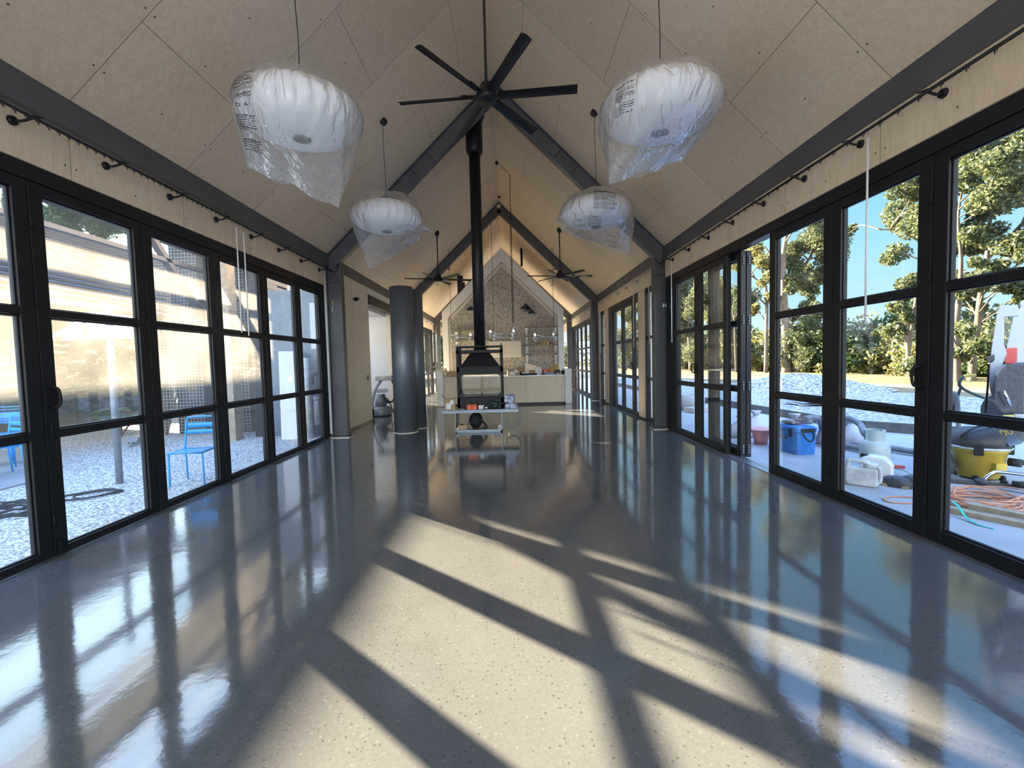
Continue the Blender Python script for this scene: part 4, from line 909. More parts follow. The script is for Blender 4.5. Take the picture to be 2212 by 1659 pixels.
for x, mt, lab in ((1.22, 'card', 'brown packet left of the yellow jar on the shelf'), (1.72, 'red', 'small red cup at the right end of the jar shelf'), (1.6, 'paper', 'small white cup right of the yellow jar')):
    o = MB().lathe([(0.05, 0), (0.045, 0.09)], 12).build('cup', mt, None, loc=(x, GY-0.2, 2.093)); tag(o, lab, 'cup')
t = thing('range_hood', 'pale boxed range hood on the aggregate wall right of the flue', 'range hood', (0.0, GY-0.48, 1.62))
m = MB(); m.box(-0.70, 0.545, 0, 0.45, 0.03, 0.62); m.build('hood_box', 'offwhite', t); m = MB(); m.box(-0.70, 0.545, -0.01, 0.45, 0, 0.03); m.build('light_strip', 'whiteplastic', t)
m = MB(); m.box(-0.078, -0.074, -0.004, 0.0, 0.03, 0.62); m.build('panel_joint', 'iron', t)
t = thing('backing_board', 'pale board leaning at the back of the kitchen bench', 'board', (0.98, GY-0.42, 0.96)); m = MB(); m.prism([(-0.32, 0), (0.32, 0), (0.33, 0.24), (-0.30, 0.42)], lambda x, z: (x, 0.0+z*0.1, z), lambda x, z: (x, 0.02+z*0.1, z)); m.build('board_sheet', 'offwhite', t)
t = thing('paper_bag', 'crumpled brown paper bag on the back bench', 'paper bag', (0.40, GY-0.45, 0.96)); m = MB(); m.ball((0, 0, 0.12), (0.22, 0.12, 0.13), 12, 9, fn=lambda d: 1+0.2*math.sin(d.x*7+d.z*5)*math.sin(d.y*9)); m.build('bag_body', 'card', t)
# tube pendant lamps
def tube_lamp(u0, u1, v, Y, lab, cords):
    a = at_y(u0, v, Y); b = at_y(u1, v, Y); L = b.x-a.x
    t = thing('tube_pendant_lamp', lab, 'lamp', tuple(a), 0, 'glass tube pendants over the island')
    m = MB(); m.tube([(0.08, 0, 0), (L-0.08, 0, 0)], 0.045, 16); m.build('glass_tube', 'glass', t, fix=False)
    m = MB(); m.tube([(0.04, 0, 0.012), (L-0.04, 0, 0.012)], 0.016, 8); m.tube([(0, 0, 0.07), (L*0.42, 0, 0.07)], 0.032, 10); m.build('light_bar', 'chrome', t)
    for x in (0.04, L-0.04):
        m = MB(); m.tube([(x-0.05, 0, 0), (x+0.05, 0, 0)], 0.06, 16); m.tube([(x-0.03, 0, -0.10), (x+0.05, 0, -0.10)], 0.028, 12); m.box(x-0.03, x+0.03, -0.03, 0.03, 0.03, 0.13); m.build('end_fitting', 'chrome', t)
    for x in cords:
        m = MB(); X = a.x+x*L; m.tube([(x*L, 0, 0.12), (x*L, 0, zc(X)-a.z)], 0.007, 6); m.build('cord', 'rubber', t)
        m = MB(); m.tube(smooth_path([(x*L-0.04, 0, 0.13), (x*L, 0, 0.20), (x*L+0.03, 0, 0.26)], 4), 0.012, 6); m.build('gripper', 'chrome', t)
tube_lamp(974, 1019, 730, 15.2, 'glass tube pendant left of the flue over the island', (0.03,))
tube_lamp(1057, 1112, 722, 15.2, 'glass tube pendant right of the flue, upper one', (0.97,))
tube_lamp(1065, 1110, 730.5, 15.9, 'glass tube pendant right of the flue, lower one', (0.05, 0.95))
tube_lamp(1153, 1198, 729, 15.2, 'glass tube pendant at the right over the island', (0.97,))
# ridge spot mounts and cable
for (u, v, Y, lab) in ((1073.5, 355, 12.6, 'small black cable outlet on the ceiling ridge, nearer'), (1079, 427.5, 15.1, 'small black cable outlet on the ceiling ridge, at the second portal'), (968, 541, 17.2, 'small black spot light on the left kitchen ceiling'), (1198, 538, 17.2, 'small black spot light on the right kitchen ceiling'), (1127, 575, 18.8, 'small black spot light above the alcove on the right')):
    q = at_y(u, v, Y); q.z = min(q.z, zc(q.x)-0.04)
    o = MB().tube([(0, 0, zc(q.x)-q.z), (0, 0, 0)], [0.05, 0.045], 14).build('ceiling_outlet', 'black', None, loc=tuple(q)); tag(o, lab, 'ceiling outlet')
q1 = at_y(1080, 358, 12.6); q2 = at_y(1101, 375, 12.6); q3 = at_y(1102, 440, 13.9); q4 = Vector((q3.x+0.02, 15.15, 2.75))
o = MB().tube([q1, q2, q3, q4], 0.008, 6).build('ceiling_cable', 'rubber'); tag(o, 'thin dark cable looping from the ridge and dropping to the island', 'cable')
q = at_y(995, 612, 19.2)
t = thing('black_flue_stub', 'short black stepped flue rising left behind the white alcove', 'flue', (q.x, 19.2, 3.4)); m = MB(); m.box(-0.13, 0.10, -0.1, 0.1, 0, zc(q.x)-3.4-0.14); m.box(0.10, 0.18, -0.08, 0.08, 0, zc(q.x)-3.4-0.42); m.build('duct', 'black', t)

# small fixings on walls and columns
t = thing('wall_spotlight', 'small black spot light high on the left plywood wall', 'spot light', tuple(at_x(764, 646, -3.52))); m = MB(); m.tube([(0, 0, 0), (0.06, 0, 0)], 0.03, 12); m.build('base', 'black', t); m = MB(); m.tube([(0.06, -0.05, -0.01), (0.09, 0.08, 0.01)], [0.045, 0.03], 12); m.build('head', 'black', t)
for (u, v, mt, w_, lab) in ((787, 795, 'white', 0.09, 'upper left white switch plate on the plywood wall'), (795.5, 794, 'white', 0.09, 'upper right white switch plate on the plywood wall'), (789, 818, 'white', 0.08, 'white socket plate on the plywood wall'), (795, 816.5, 'black', 0.10, 'black control panel on the plywood wall')):
    q = at_x(u, v, -3.52); t = thing('switch_plate', lab, 'switch', tuple(q)); m = MB(); m.box(0, 0.012, -w_/2-0.02, w_/2+0.02, -w_*0.65, w_*0.65); m.build('plate', mt, t, bevel=0.003)
    m = MB(); m.box(0.012, 0.018, -0.015, 0.015, -0.02, 0.02); m.build('rocker', 'black' if mt == 'white' else 'alu', t)
q = at_x(719, 669, -3.46); t = thing('hanging_tag', 'yellow and white tag on a wire at the left portal column', 'tag', tuple(q)); m = MB(); m.box(-0.004, 0.004, -0.03, 0.03, -0.06, 0.06); m.build('tag_card', 'paper', t); m = MB(); m.tube([(0, 0, 0.06), (0.01, 0.03, 0.15), (0, 0.02, 0.55)], 0.004, 5); m.build('wire', 'whiteplastic', t); m = MB(); m.box(-0.012, 0.012, 0.0, 0.12, 0.12, 0.17); m.build('yellow_clip', 'yellow', t)
for (u, v, lab) in ((1432.5, 660, 'left of the two white sensor plugs by the right portal column'), (1438.5, 660, 'right of the two white sensor plugs by the right portal column')):
    q = at_y(u, v, 9.10); t = thing('sensor_plug', lab, 'sensor', tuple(q)); m = MB(); m.ball((0, -0.02, 0), (0.022, 0.02, 0.042), 12, 8); m.build('plug_body', 'whiteplastic', t)
    m = MB(); m.tube([(0, 0, 0.03), (0.0, 0.0, 0.5)], 0.004, 5); m.build('wire', 'rubber', t)

# dusty floor grinder seen through the doorway
t = thing('floor_grinder', 'dusty grey concrete floor grinder standing in the side room doorway', 'grinder', (-3.62, 12.75, 0), 0.35)
m = MB(); m.lathe([(0.30, 0.02), (0.32, 0.06), (0.32, 0.22), (0.26, 0.27)], 28); m.lathe([(0.30, 0.0), (0.30, 0.02)], 24, mi=1); m.build('grinding_deck', ['galv', 'iron'], t)
m = MB(); m.tube([(0, 0, 0.27), (0, 0, 0.60)], [0.16, 0.14], 20); m.ball((0.05, 0, 0.42), (0.2, 0.15, 0.12)); m.build('motor', 'galv', t)
for s_ in (-0.18, 0.18):
    m = MB(); m.tube(smooth_path([(-0.25, s_, 0.2), (-0.15, s_, 0.7), (0.05, s_, 1.02)], 6), 0.024, 10); m.build('frame_tube', 'galv', t)
m = MB(); m.box(-0.15, 0.32, -0.22, 0.22, 1.0, 1.13); m.box(-0.1, 0.2, -0.15, 0.15, 0.66, 0.76); m.build('control_box', 'jug', t, bevel=0.02)
m = MB(); m.tube([(0.30, -0.3, 1.10), (0.42, -0.3, 1.12), (0.42, 0.3, 1.12), (0.30, 0.3, 1.10)], 0.018, 8); m.build('handlebar', 'iron', t)
m = MB(); m.tube(smooth_path([(0.30, -0.15, 1.05), (0.40, -0.25, 0.7), (0.30, -0.3, 0.42), (0.12, -0.28, 0.45), (0.05, -0.2, 0.62)], 6), 0.028, 10); m.build('dust_hose', 'rubber', t)
m = MB(); m.tube(smooth_path([(0.05, -0.25, 0.45), (0.22, -0.40, 0.36), (0.28, -0.55, 0.15), (0.36, -0.70, 0.02)], 6), 0.016, 8); m.build('power_cable', 'rubber', t)
for s_ in (-0.22, 0.22):
    m = MB(); m.tube([(-0.30, s_-0.03, 0.13), (-0.30, s_+0.03, 0.13)], 0.13, 20); m.build('wheel', 'rubber', t)

# ------------------------------------------------------------------ ground outside
GZ = -0.03
def flat(name, pts, z, mat, label, cat, kind='structure', th=0.12):
    m = MB(); m.prism(pts, lambda x, y: (x, y, z-th), lambda x, y: (x, y, z)); return tag(m.build(name, mat), label, cat, None, kind)
EDGE = [(5.7, 30), (6.05, 16), (6.4, 12.5), (6.55, 9.0), (6.75, 8.45), (7.3, 7.85), (9.0, 6.3), (12, 3.6), (14, -8)]
flat('ground_slab', [(XR+0.13, -8)] + [(14, -8)] + EDGE[::-1][1:] + [(XR+0.13, 30)], GZ, 'slab', 'pale dusty concrete slab outside the right hand doors', 'slab')
k = MB()
for a, b in zip(EDGE[:-1], EDGE[1:]): k.bar((a[0]+0.03, a[1], 0.045), (b[0]+0.03, b[1], 0.045), 0.06, 0.21)
tag(k.build('retaining_kerb', 'kerb'), 'dark rusty retaining edge between the slab and the raised gravel', 'kerb', None, 'structure')
k = MB()
for a, b in zip(EDGE[:-1], EDGE[1:]): k.bar((a[0]+0.12, a[1]+0.03, 0.13), (b[0]+0.12, b[1]+0.03, 0.13), 0.14, 0.05)
tag(k.build('kerb_cap', 'slab'), 'pale capping strip along the raised gravel edge', 'kerb', None, 'structure')
rg = [(x+0.06, y) for x, y in EDGE]
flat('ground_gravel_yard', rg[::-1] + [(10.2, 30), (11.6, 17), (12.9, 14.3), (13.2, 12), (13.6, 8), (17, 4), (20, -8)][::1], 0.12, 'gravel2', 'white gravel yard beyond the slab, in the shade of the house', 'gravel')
flat('ground_dirt', [(9.6, 40), (16.5, 40), (16.0, 22), (17.4, 16), (19.5, 6), (24, -8), (12, -8), (12.4, 10), (11.4, 17)][::-1], 0.07, 'dirt', 'sunlit tan dirt strip between gravel and grass', 'dirt')
m = MB()
def terr(i, j):
    x = 11.0 + 500*i**2.2; y = -250 + 800*j
    return (x, y, 0.03 + max(0, x-24)*-0.012 + (0.10*math.sin(x*0.23+y*0.11) if x > 13 else 0))
m.grid(terr, 60, 80)
tag(m.build('ground_field', 'grass', fix=False), 'dry sunlit grass field running out to the trees on the right', 'field', None, 'structure')
flat('ground_courtyard', [(-11.0, -8), (XL-0.13, -8), (XL-0.13, 11.3), (-7.8, 11.3), (-7.8, 14.6), (-11, 14.6)], -0.08, 'gravel', 'white pebble courtyard outside the left hand doors', 'gravel')
flat('ground_left', [(-400, -200), (-11.0, -200), (-11.0, 14.6), (XL-0.13, 14.6), (XL-0.13, Y1+0.3), (5.85, Y1+0.3), (5.85, 400), (-400, 400)], -0.10, 'grass', 'grass beyond the left courtyard and behind the house', 'grass')
flat('ground_terrace', [(XL-0.13, -60), (XR+0.13, -60), (XR+0.13, Y0-0.0), (XL-0.13, Y0-0.0)], -0.03, 'slab', 'unseen pale concrete terrace added behind the viewer to bounce light', 'terrace')  # unseen ground added behind the viewer, pale to bounce light inside
flat('ground_path', [(-6.65, 4.6), (-6.70, 6.30), (-7.4, 6.95), (-8.25, 7.75), (-9.5, 8.9), (-11, 8.6), (-11, 4.2)], -0.055, 'slab', 'pale concrete path across the pebble courtyard', 'path')
# gravel heap
pc = Vector((10.9, 16.9)); pd = Vector((3.7, -2.1)).normalized(); pn = Vector((-pd.y, pd.x)); rnd = random.Random(3)
def heap(i, j):
    a = 2*math.pi*i; r = j; h = 0.60*max(0, 1-r**1.5)*(1+0.06*math.sin(3*a+5*r)); q = pc + pd*(math.cos(a)*r*3.0*(1+0.08*math.sin(3*a))) + pn*(math.sin(a)*r*2.0)
    return (q.x, q.y, 0.10 + h + rnd.uniform(-0.012, 0.012)*(1 if 0.02 < r < 1 else 0))
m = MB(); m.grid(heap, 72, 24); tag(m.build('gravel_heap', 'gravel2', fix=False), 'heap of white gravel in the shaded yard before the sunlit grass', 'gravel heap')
t = thing('grey_tarp', 'grey folded tarpaulin lying on the white gravel', 'tarp', (8.4, 11.3, 0.125)); m = MB()
m.grid(lambda i, j: Vector((-1.0+2.0*i+0.1*j, 0.55-0.9*i-0.8*j*(1-0.3*i)+0.3, 0.03+0.02*math.sin(i*13+j*5)+0.015*math.sin(j*19))), 20, 8); m.grid(lambda i, j: Vector((-0.8+1.7*i+0.1*j, 0.42-0.8*i-0.6*j*(1-0.3*i)+0.3, 0.055+0.02*math.sin(i*11+j*7))), 20, 8); m.build('tarp_sheet', 'hosegrey', t, fix=False)

# far hills
def ridge(name, D, prof, mat, label):
    m = MB(); vs = []; fs = []
    for i, (u, v) in enumerate(prof):
        d = ray(u, v); q = Vector((0, 0, EYE)) + d*(D/d.xy.length); o = Vector((d.x, d.y, 0)).normalized()
        vs += [(q.x-o.x*D*0.18, q.y-o.y*D*0.18, -30), tuple(q), (q.x+o.x*D*0.2, q.y+o.y*D*0.2, -30)]
    for i in range(len(prof)-1):
        a = i*3; fs += [(a, a+3, a+4, a+1), (a+1, a+4, a+5, a+2)]
    m.add(vs, fs, 0, True); return tag(m.build(name, mat, fix=False), label, 'hill', None, 'structure')
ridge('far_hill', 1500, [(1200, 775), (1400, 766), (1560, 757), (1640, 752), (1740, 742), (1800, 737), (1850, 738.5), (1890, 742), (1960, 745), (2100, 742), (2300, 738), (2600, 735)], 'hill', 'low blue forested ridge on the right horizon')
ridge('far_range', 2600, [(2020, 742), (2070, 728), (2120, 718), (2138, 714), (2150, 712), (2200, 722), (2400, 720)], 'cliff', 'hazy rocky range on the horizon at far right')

# ------------------------------------------------------------------ trees
def leaves(mb, c, r, n, rnd, size=0.2, flat_=0.92, hollow=0.30):
    c = Vector(c)
    for _ in range(n):
        while True:
            d = Vector((rnd.uniform(-1, 1), rnd.uniform(-1, 1), rnd.uniform(-1, 1)))
            if 0.02 < d.length <= 1: break
        L = d.length; d = d*(max(L, hollow)/L)
        p = c + Vector((d.x*r, d.y*r, d.z*r*flat_))
        a = Vector((rnd.gauss(0, 1), rnd.gauss(0, 1), rnd.gauss(-0.5, 0.8))).normalized(); b = a.orthogonal().normalized(); b.rotate(Quaternion(a, rnd.uniform(0, 6.28)))
        s = size*rnd.uniform(0.7, 1.3); q = b*(s*0.24)
        mb.add([p-a*s*0.5, p+q, p+a*s*0.5, p-q], [(0, 1, 2, 3)])
def pix_tree(label, base, trunks, clumps, leafm, bark, seed, spread=2.2, lsize=0.21, dens=1.0, gz=0.03, name='eucalyptus_tree', group=None):
    """a tree standing on the field: trunk lines and leaf clumps read off along their sight lines, all at the tree's own distance"""
    rnd = random.Random(seed); b = at_z(base[0], base[1], gz); Y = b.y
    t = thing(name, label, 'tree', tuple(b), 0, group); o = Vector(b)
    m = MB(); tp = []
    for tr in trunks:
        pts = []; rs = []
        for (u, v, wpx) in tr:
            q = at_y(u, v, Y) - o; pts.append(q); rs.append(max(0.03, wpx/972*Y*0.5*0.8))
        sp = smooth_path(pts, 5); k = len(sp); rr = [rs[min(int(i/5), len(rs)-1)]*(1-(i % 5)/5) + rs[min(int(i/5)+1, len(rs)-1)]*((i % 5)/5) for i in range(k)]
        m.tube(sp, rr, 9); tp += sp
    lm = MB()
    for (u, v, rp) in clumps:
        c = at_y(u, v, Y) - o; c.y += rnd.uniform(-spread, spread); c.x += rnd.uniform(-0.2, 0.2)*spread; r = rp/972*Y*1.3
        low = [p for p in tp if p.z < c.z - 0.15*r] or tp
        s_ = min(low, key=lambda p: (p-c).length + 0.5*abs((c.z-p.z) - (p.xy-c.xy).length))
        midp = s_.lerp(c, 0.55) + Vector((rnd.uniform(-.3, .3), rnd.uniform(-.3, .3), rnd.uniform(-0.1, 0.5)))
        m.tube(smooth_path([s_, midp, c + Vector((0, 0, 0.2*r))], 4), [k_*Y/36 for k_ in (0.07, 0.065, 0.055, 0.048, 0.042, 0.036, 0.03, 0.022, 0.015)], 5)
        for q in range(3):
            dv = Vector((rnd.uniform(-1, 1), rnd.uniform(-1, 1), rnd.uniform(-0.9, 0.9)))*r*0.85; m.tube([midp, c+dv], [0.03*Y/36, 0.008], 4)
            leaves(lm, c+dv*0.8, r*0.62, int(330*dens*(r/1.0)**1.6)+20, rnd, lsize)
        leaves(lm, c, r*0.8, int(420*dens*(r/1.0)**1.6)+25, rnd, lsize)
    m.build('trunk', bark, t); lm.build('foliage', leafm, t, fix=False)
    return t
rnd = random.Random(11)
def blob(u0, u1, v0, v1, n, r0, r1, seed):
    q = random.Random(seed); out = []
    for _ in range(n):
        a = q.uniform(0, 6.28); k = math.sqrt(q.random()); out.append(((u0+u1)/2+(u1-u0)/2*k*math.cos(a), (v0+v1)/2+(v1-v0)/2*k*math.sin(a), q.uniform(r0, r1)))
    return out
pix_tree('tall pale trunked gum tree in line with the blue cooler', (1699, 806), [[(1699, 808, 25), (1697, 730, 21), (1693, 640, 17), (1692, 560, 13), (1700, 500, 9), (1715, 440, 6)], [(1693, 640, 10), (1725, 590, 8), (1760, 545, 5), (1785, 520, 3)], [(1694, 600, 8), (1672, 560, 6), (1650, 530, 4)]],
    blob(1672, 1790, 400, 560, 15, 17, 27, 1) + blob(1690, 1785, 540, 640, 8, 14, 22, 2) + blob(1668, 1790, 610, 690, 7, 11, 18, 3), 'leaf', 'bark', 1)
pix_tree('gum tree with yellow crown just left of the tall pale gum', (1650, 807), [[(1654, 808, 11), (1656, 700, 9), (1656, 640, 8), (1648, 590, 6), (1640, 545, 4)], [(1656, 660, 5), (1635, 640, 4), (1612, 622, 2)], [(1657, 620, 5), (1625, 598, 3), (1597, 594, 2)]],
    blob(1595, 1655, 530, 580, 7, 12, 18, 4) + [(1640, 610, 13), (1650, 640, 10), (1665, 660, 12), (1650, 560, 15)], 'leaf_y', 'bark2', 2)
pix_tree('slender gum tree with high crown near the right door handle', (1963, 818), [[(1966, 820, 14), (1962, 770, 12), (1958, 700, 10), (1952, 660, 7), (1945, 630, 5)], [(1962, 770, 8), (1985, 600, 8), (1998, 520, 6), (2005, 420, 4)], [(1998, 540, 5), (1960, 500, 3), (1905, 496, 2)]],
    blob(1915, 1975, 615, 650, 5, 12, 18, 5) + blob(1915, 1960, 660, 730, 5, 10, 15, 55) + [(1935, 430, 17), (1958, 445, 20), (1985, 430, 22), (1990, 470, 20), (1900, 478, 12), (1918, 472, 10), (1975, 535, 22), (2000, 545, 22), (1955, 545, 10), (1985, 400, 16), (2010, 470, 25)], 'leaf', 'bark', 3)
pix_tree('big twin trunked gum filling the foremost right door panes', (2068, 826), [[(2068, 830, 19), (2066, 760, 17), (2066, 700, 16), (2072, 640, 12), (2076, 560, 9), (2070, 470, 6), (2080, 400, 4)], [(2098, 826, 20), (2104, 760, 17), (2112, 700, 15), (2118, 640, 13), (2132, 560, 11), (2140, 470, 8), (2170, 390, 5)], [(2132, 560, 9), (2175, 520, 7), (2215, 480, 5)], [(2118, 640, 8), (2160, 600, 6), (2215, 560, 4)]],
    blob(2050, 2215, 300, 420, 18, 20, 32, 6) + blob(2045, 2215, 400, 560, 18, 20, 30, 7) + blob(2050, 2170, 540, 660, 9, 15, 24, 8) + blob(2110, 2215, 560, 700, 7, 14, 22, 9) + blob(2035, 2075, 700, 800, 5, 13, 18, 91), 'leaf', 'bark2', 4, spread=2.6)
pix_tree('dark rounded tree behind the tall pale gum', (1742, 805), [[(1740, 806, 12), (1742, 760, 10), (1748, 720, 7), (1762, 690, 4)], [(1742, 760, 6), (1765, 735, 4), (1785, 722, 3)]], blob(1700, 1790, 690, 790, 16, 14, 22, 10), 'leaf_d', 'bark2', 5, name='bushy_tree')
pix_tree('tall leafy gum seen through the nearer closed right door leaf', (1545, 803), [[(1545, 803, 16), (1543, 740, 13), (1540, 680, 10), (1535, 620, 7)], [(1541, 700, 7), (1560, 650, 5), (1575, 620, 3)]], blob(1515, 1600, 590, 700, 16, 15, 24, 12) + blob(1520, 1595, 690, 770, 8, 12, 18, 13), 'leaf', 'bark', 6)
pix_tree('pale branched gum seen through the farther right door leaf', (1490, 801), [[(1492, 801, 10), (1488, 730, 8), (1482, 680, 6), (1476, 630, 4)], [(1488, 730, 5), (1474, 690, 3)]], blob(1440, 1515, 590, 700, 14, 14, 22, 14) + blob(1450, 1510, 700, 770, 7, 11, 16, 15), 'leaf', 'bark', 7)
pix_tree('small dark gum clump just right of the folded doors', (1588, 806), [[(1590, 806, 6), (1588, 740, 5), (1586, 690, 4)]], [(1580, 660, 14), (1592, 668, 12), (1584, 690, 10), (1575, 640, 12)], 'leaf_d', 'bark2', 8)
pix_tree('leafy gum seen through the middle bay doors', (1352, 800), [[(1352, 800, 8), (1350, 740, 7), (1348, 690, 5)]], blob(1320, 1395, 650, 770, 16, 10, 17, 16), 'leaf_y', 'bark', 9)
pix_tree('backlit gum tree beyond the tiled roof, over the handled door leaf', (180, 850), [[(180, 850, 14), (185, 760, 11), (178, 640, 9), (190, 560, 6), (200, 500, 4)]], blob(70, 300, 440, 500, 12, 18, 28, 31), 'leaf_d', 'bark2', 33, gz=-0.1)
# bushes of the tree line, four kinds copied along the field's far edge
def bush(seed, mat, label, group, wide=2.0, high=3.0):
    q = random.Random(seed); t = thing('bush', label, 'bush', (0, 0, 0), 0, group)
    m = MB(); lm = MB()
    for k in range(6):
        a = q.uniform(0, 6.28); tip = Vector((math.cos(a)*wide*0.5*q.random(), math.sin(a)*wide*0.5*q.random(), high*q.uniform(0.5, 0.9))); m.tube(smooth_path([(0, 0, 0), tip*0.5+Vector((0, 0, 0.2)), tip], 3), [0.07]*4+[0.045, 0.03, 0.02], 5)
    for k in range(17):
        a = q.uniform(0, 6.28); r_ = wide*0.5*math.sqrt(q.random()); z = high*q.uniform(0.12, 0.88)*(1-0.25*(r_/wide))
        leaves(lm, (r_*math.cos(a), r_*math.sin(a), z), q.uniform(0.45, 0.85), 115, q, 0.26, 0.8)
    m.build('stems', 'bark2', t); lm.build('foliage', mat, t, fix=False); return t
LB1 = 'sunlit olive bush in the tree line at the far edge of the grass'; LB2 = 'yellowish bush in the tree line at the far edge of the grass'; LB3 = 'dark green bush in the tree line at the far edge of the grass'
protos = [bush(1, 'leaf', LB1, 'olive bushes of the tree line'), bush(2, 'leaf_y', LB2, 'yellowish bushes of the tree line', 2.2, 2.6), bush(3, 'leaf_d', LB3, 'dark bushes of the tree line', 1.9, 3.2)]
used = set(); rnd = random.Random(21)
rows = []
for k in range(30):
    y = 12 + k*1.55; rows.append((22.6 + rnd.uniform(-0.8, 1.5) - 0.03*(y-24), y, rnd.uniform(0.85, 1.3)))
for k in range(16):
    y = 20 + k*4.2; rows.append((28 + rnd.uniform(0, 3), y, rnd.uniform(1.3, 1.9)))
for k in range(12):
    y = 60 + k*5; rows.append((20 - k*1.2 + rnd.uniform(-1, 1), y, rnd.uniform(1.6, 2.4)))
for k, (x, y, s_) in enumerate(rows):
    p = protos[(k*7+k//3) % 3]; z = 0.03 - max(0, x-24)*0.012 - 0.1
    if p.name not in used: used.add(p.name); p.location = (x, y, z); p.rotation_euler.z = rnd.uniform(0, 6); p.scale = (s_,)*3
    else: dup(p, (x, y, z), rnd.uniform(0, 6), None, s_)
# garden bushes on the left, beyond the courtyard
LB4 = 'backlit garden bush beyond the left courtyard'
pb = bush(9, 'leaf', LB4, 'garden bushes beyond the courtyard', 2.0, 2.4)
gl = [(-15.5, 17.5, 1.0), (-17.5, 16.0, 1.1), (-19.5, 18.5, 1.3), (-14.0, 20.5, 0.9), (-22, 17, 1.2), (-18, 22, 1.3), (-24, 21, 1.6), (-20, 38, 2.2), (-17, 42, 2.6), (-13, 44, 2.6), (-9, 46, 2.8), (-5, 48, 2.8), (-23, 34, 2.4)]
for k, (x, y, s_) in enumerate(gl):
    if k == 0: pb.location = (x, y, -0.1); pb.scale = (s_,)*3
    else: dup(pb, (x, y, -0.1), rnd.uniform(0, 6), None, s_)

# ------------------------------------------------------------------ things on the right hand slab
ax = Vector((0.06, -0.53, 0)); rz = math.atan2(ax.y, ax.x)+math.pi/2
t = thing('cooler_box', 'dusty blue cooler box with black latches and a rope handle on the slab', 'cooler', (4.345, 6.79, GZ), 0.10)
m = MB(); pr = rpoly(-0.16, 0.16, -0.28, 0.28, 0.035); s0 = [(x*0.93, y*0.95) for x, y in pr]
vs = [(x, y, 0.0) for x, y in s0] + [(x, y, 0.33) for x, y in pr]; nn = len(pr)
m.add(vs, [tuple(range(nn))[::-1], tuple(range(nn, 2*nn))] + [(i, (i+1) % nn, nn+(i+1) % nn, nn+i) for i in range(nn)]); m.build('tub', 'coolblue', t)
m = MB(); m.prism(rpoly(-0.168, 0.168, -0.288, 0.288, 0.04), lambda x, y: (x, y, 0.338), lambda x, y: (x, y, 0.40)); m.prism(rpoly(-0.15, 0.15, -0.27, 0.27, 0.04), lambda x, y: (x, y, 0.40), lambda x, y: (x, y, 0.415)); m.build('lid', 'coolblue', t, bevel=0.008)
for y in (-0.15, 0.15):
    m = MB(); m.box(-0.185, -0.165, y-0.03, y+0.03, 0.25, 0.375); m.box(-0.192, -0.182, y-0.02, y+0.02, 0.30, 0.34); m.build('latch', 'rubber', t, bevel=0.004)
m = MB(); m.box(-0.172, -0.162, -0.065, 0.055, 0.205, 0.245); pl = m.build('name_plate', 'rubber', t)
fc = bpy.data.curves.new('plate_lettering', 'FONT'); fc.body = 'YETI'; fc.size = 0.036; fc.align_x = 'CENTER'; fc.align_y = 'CENTER'; fc.extrude = 0.0008
fc.materials.append(MT['paper']); ft = bpy.data.objects.new('lettering_source', fc); fm = bpy.data.meshes.new_from_object(ft); bpy.data.objects.remove(ft); fo = bpy.data.objects.new('plate_lettering', fm); COL.objects.link(fo); fo.parent = pl; fo.matrix_local = Matrix.Translation((-0.1735, -0.005, 0.225)) @ Matrix(((0, 0, -1, 0), (-1, 0, 0, 0), (0, 1, 0, 0), (0, 0, 0, 1)))
m = MB(); m.tube(smooth_path([(-0.08, -0.292, 0.37), (-0.10, -0.33, 0.30), (-0.02, -0.345, 0.21), (0.06, -0.33, 0.25), (0.08, -0.292, 0.37)], 5), 0.012, 8); m.build('rope_handle', 'rubber', t)
m = MB(); m.box(-0.11, 0.11, -0.305, -0.287, 0.34, 0.39); m.build('handle_mount', 'rubber', t, bevel=0.004)
t = thing('vacuum_floor_head', 'grey dusty hose head resting on the blue cooler lid', 'hose head', (4.32, 6.80, GZ+0.415), 0.3)
m = MB(); m.ball((0, 0, 0.035), (0.085, 0.15, 0.036), 16, 8); m.tube([(0.0, -0.06, 0.05), (0.10, -0.26, 0.06)], [0.045, 0.035], 12); m.build('head_body', 'hosegrey', t)
m = MB(); m.box(-0.09, -0.06, -0.10, 0.10, 0.02, 0.055); m.build('brush', 'timber', t)
hp = [at_y(1738, 905, 6.60), at_y(1766, 903, 6.75), at_y(1776, 925, 6.85), at_y(1770, 950, 6.9), Vector((5.05, 7.05, 0.04)), Vector((4.85, 7.25, 0.04)), Vector((5.0, 7.55, 0.05)), Vector((5.55, 7.45, 0.22)), at_y(1830, 904, 6.95), at_y(1858, 917, 6.7), at_y(1871, 940, 6.4), Vector((5.35, 6.25, 0.04)), Vector((5.2, 6.6, 0.03)), Vector((5.2, 6.95, 0.03)), Vector((5.6, 6.6, 0.03)), Vector((5.75, 6.15, 0.03))]
t = thing('suction_hose', 'thick dusty grey suction hose looping over the slab behind the cooler', 'hose', tuple(hp[5])); m = MB()
sp = smooth_path([p - hp[5] for p in hp], 16); m.tube(sp, [0.042+0.0035*(i % 2) for i in range(len(sp))], 12); m.build('hose_body', 'hosegrey', t)
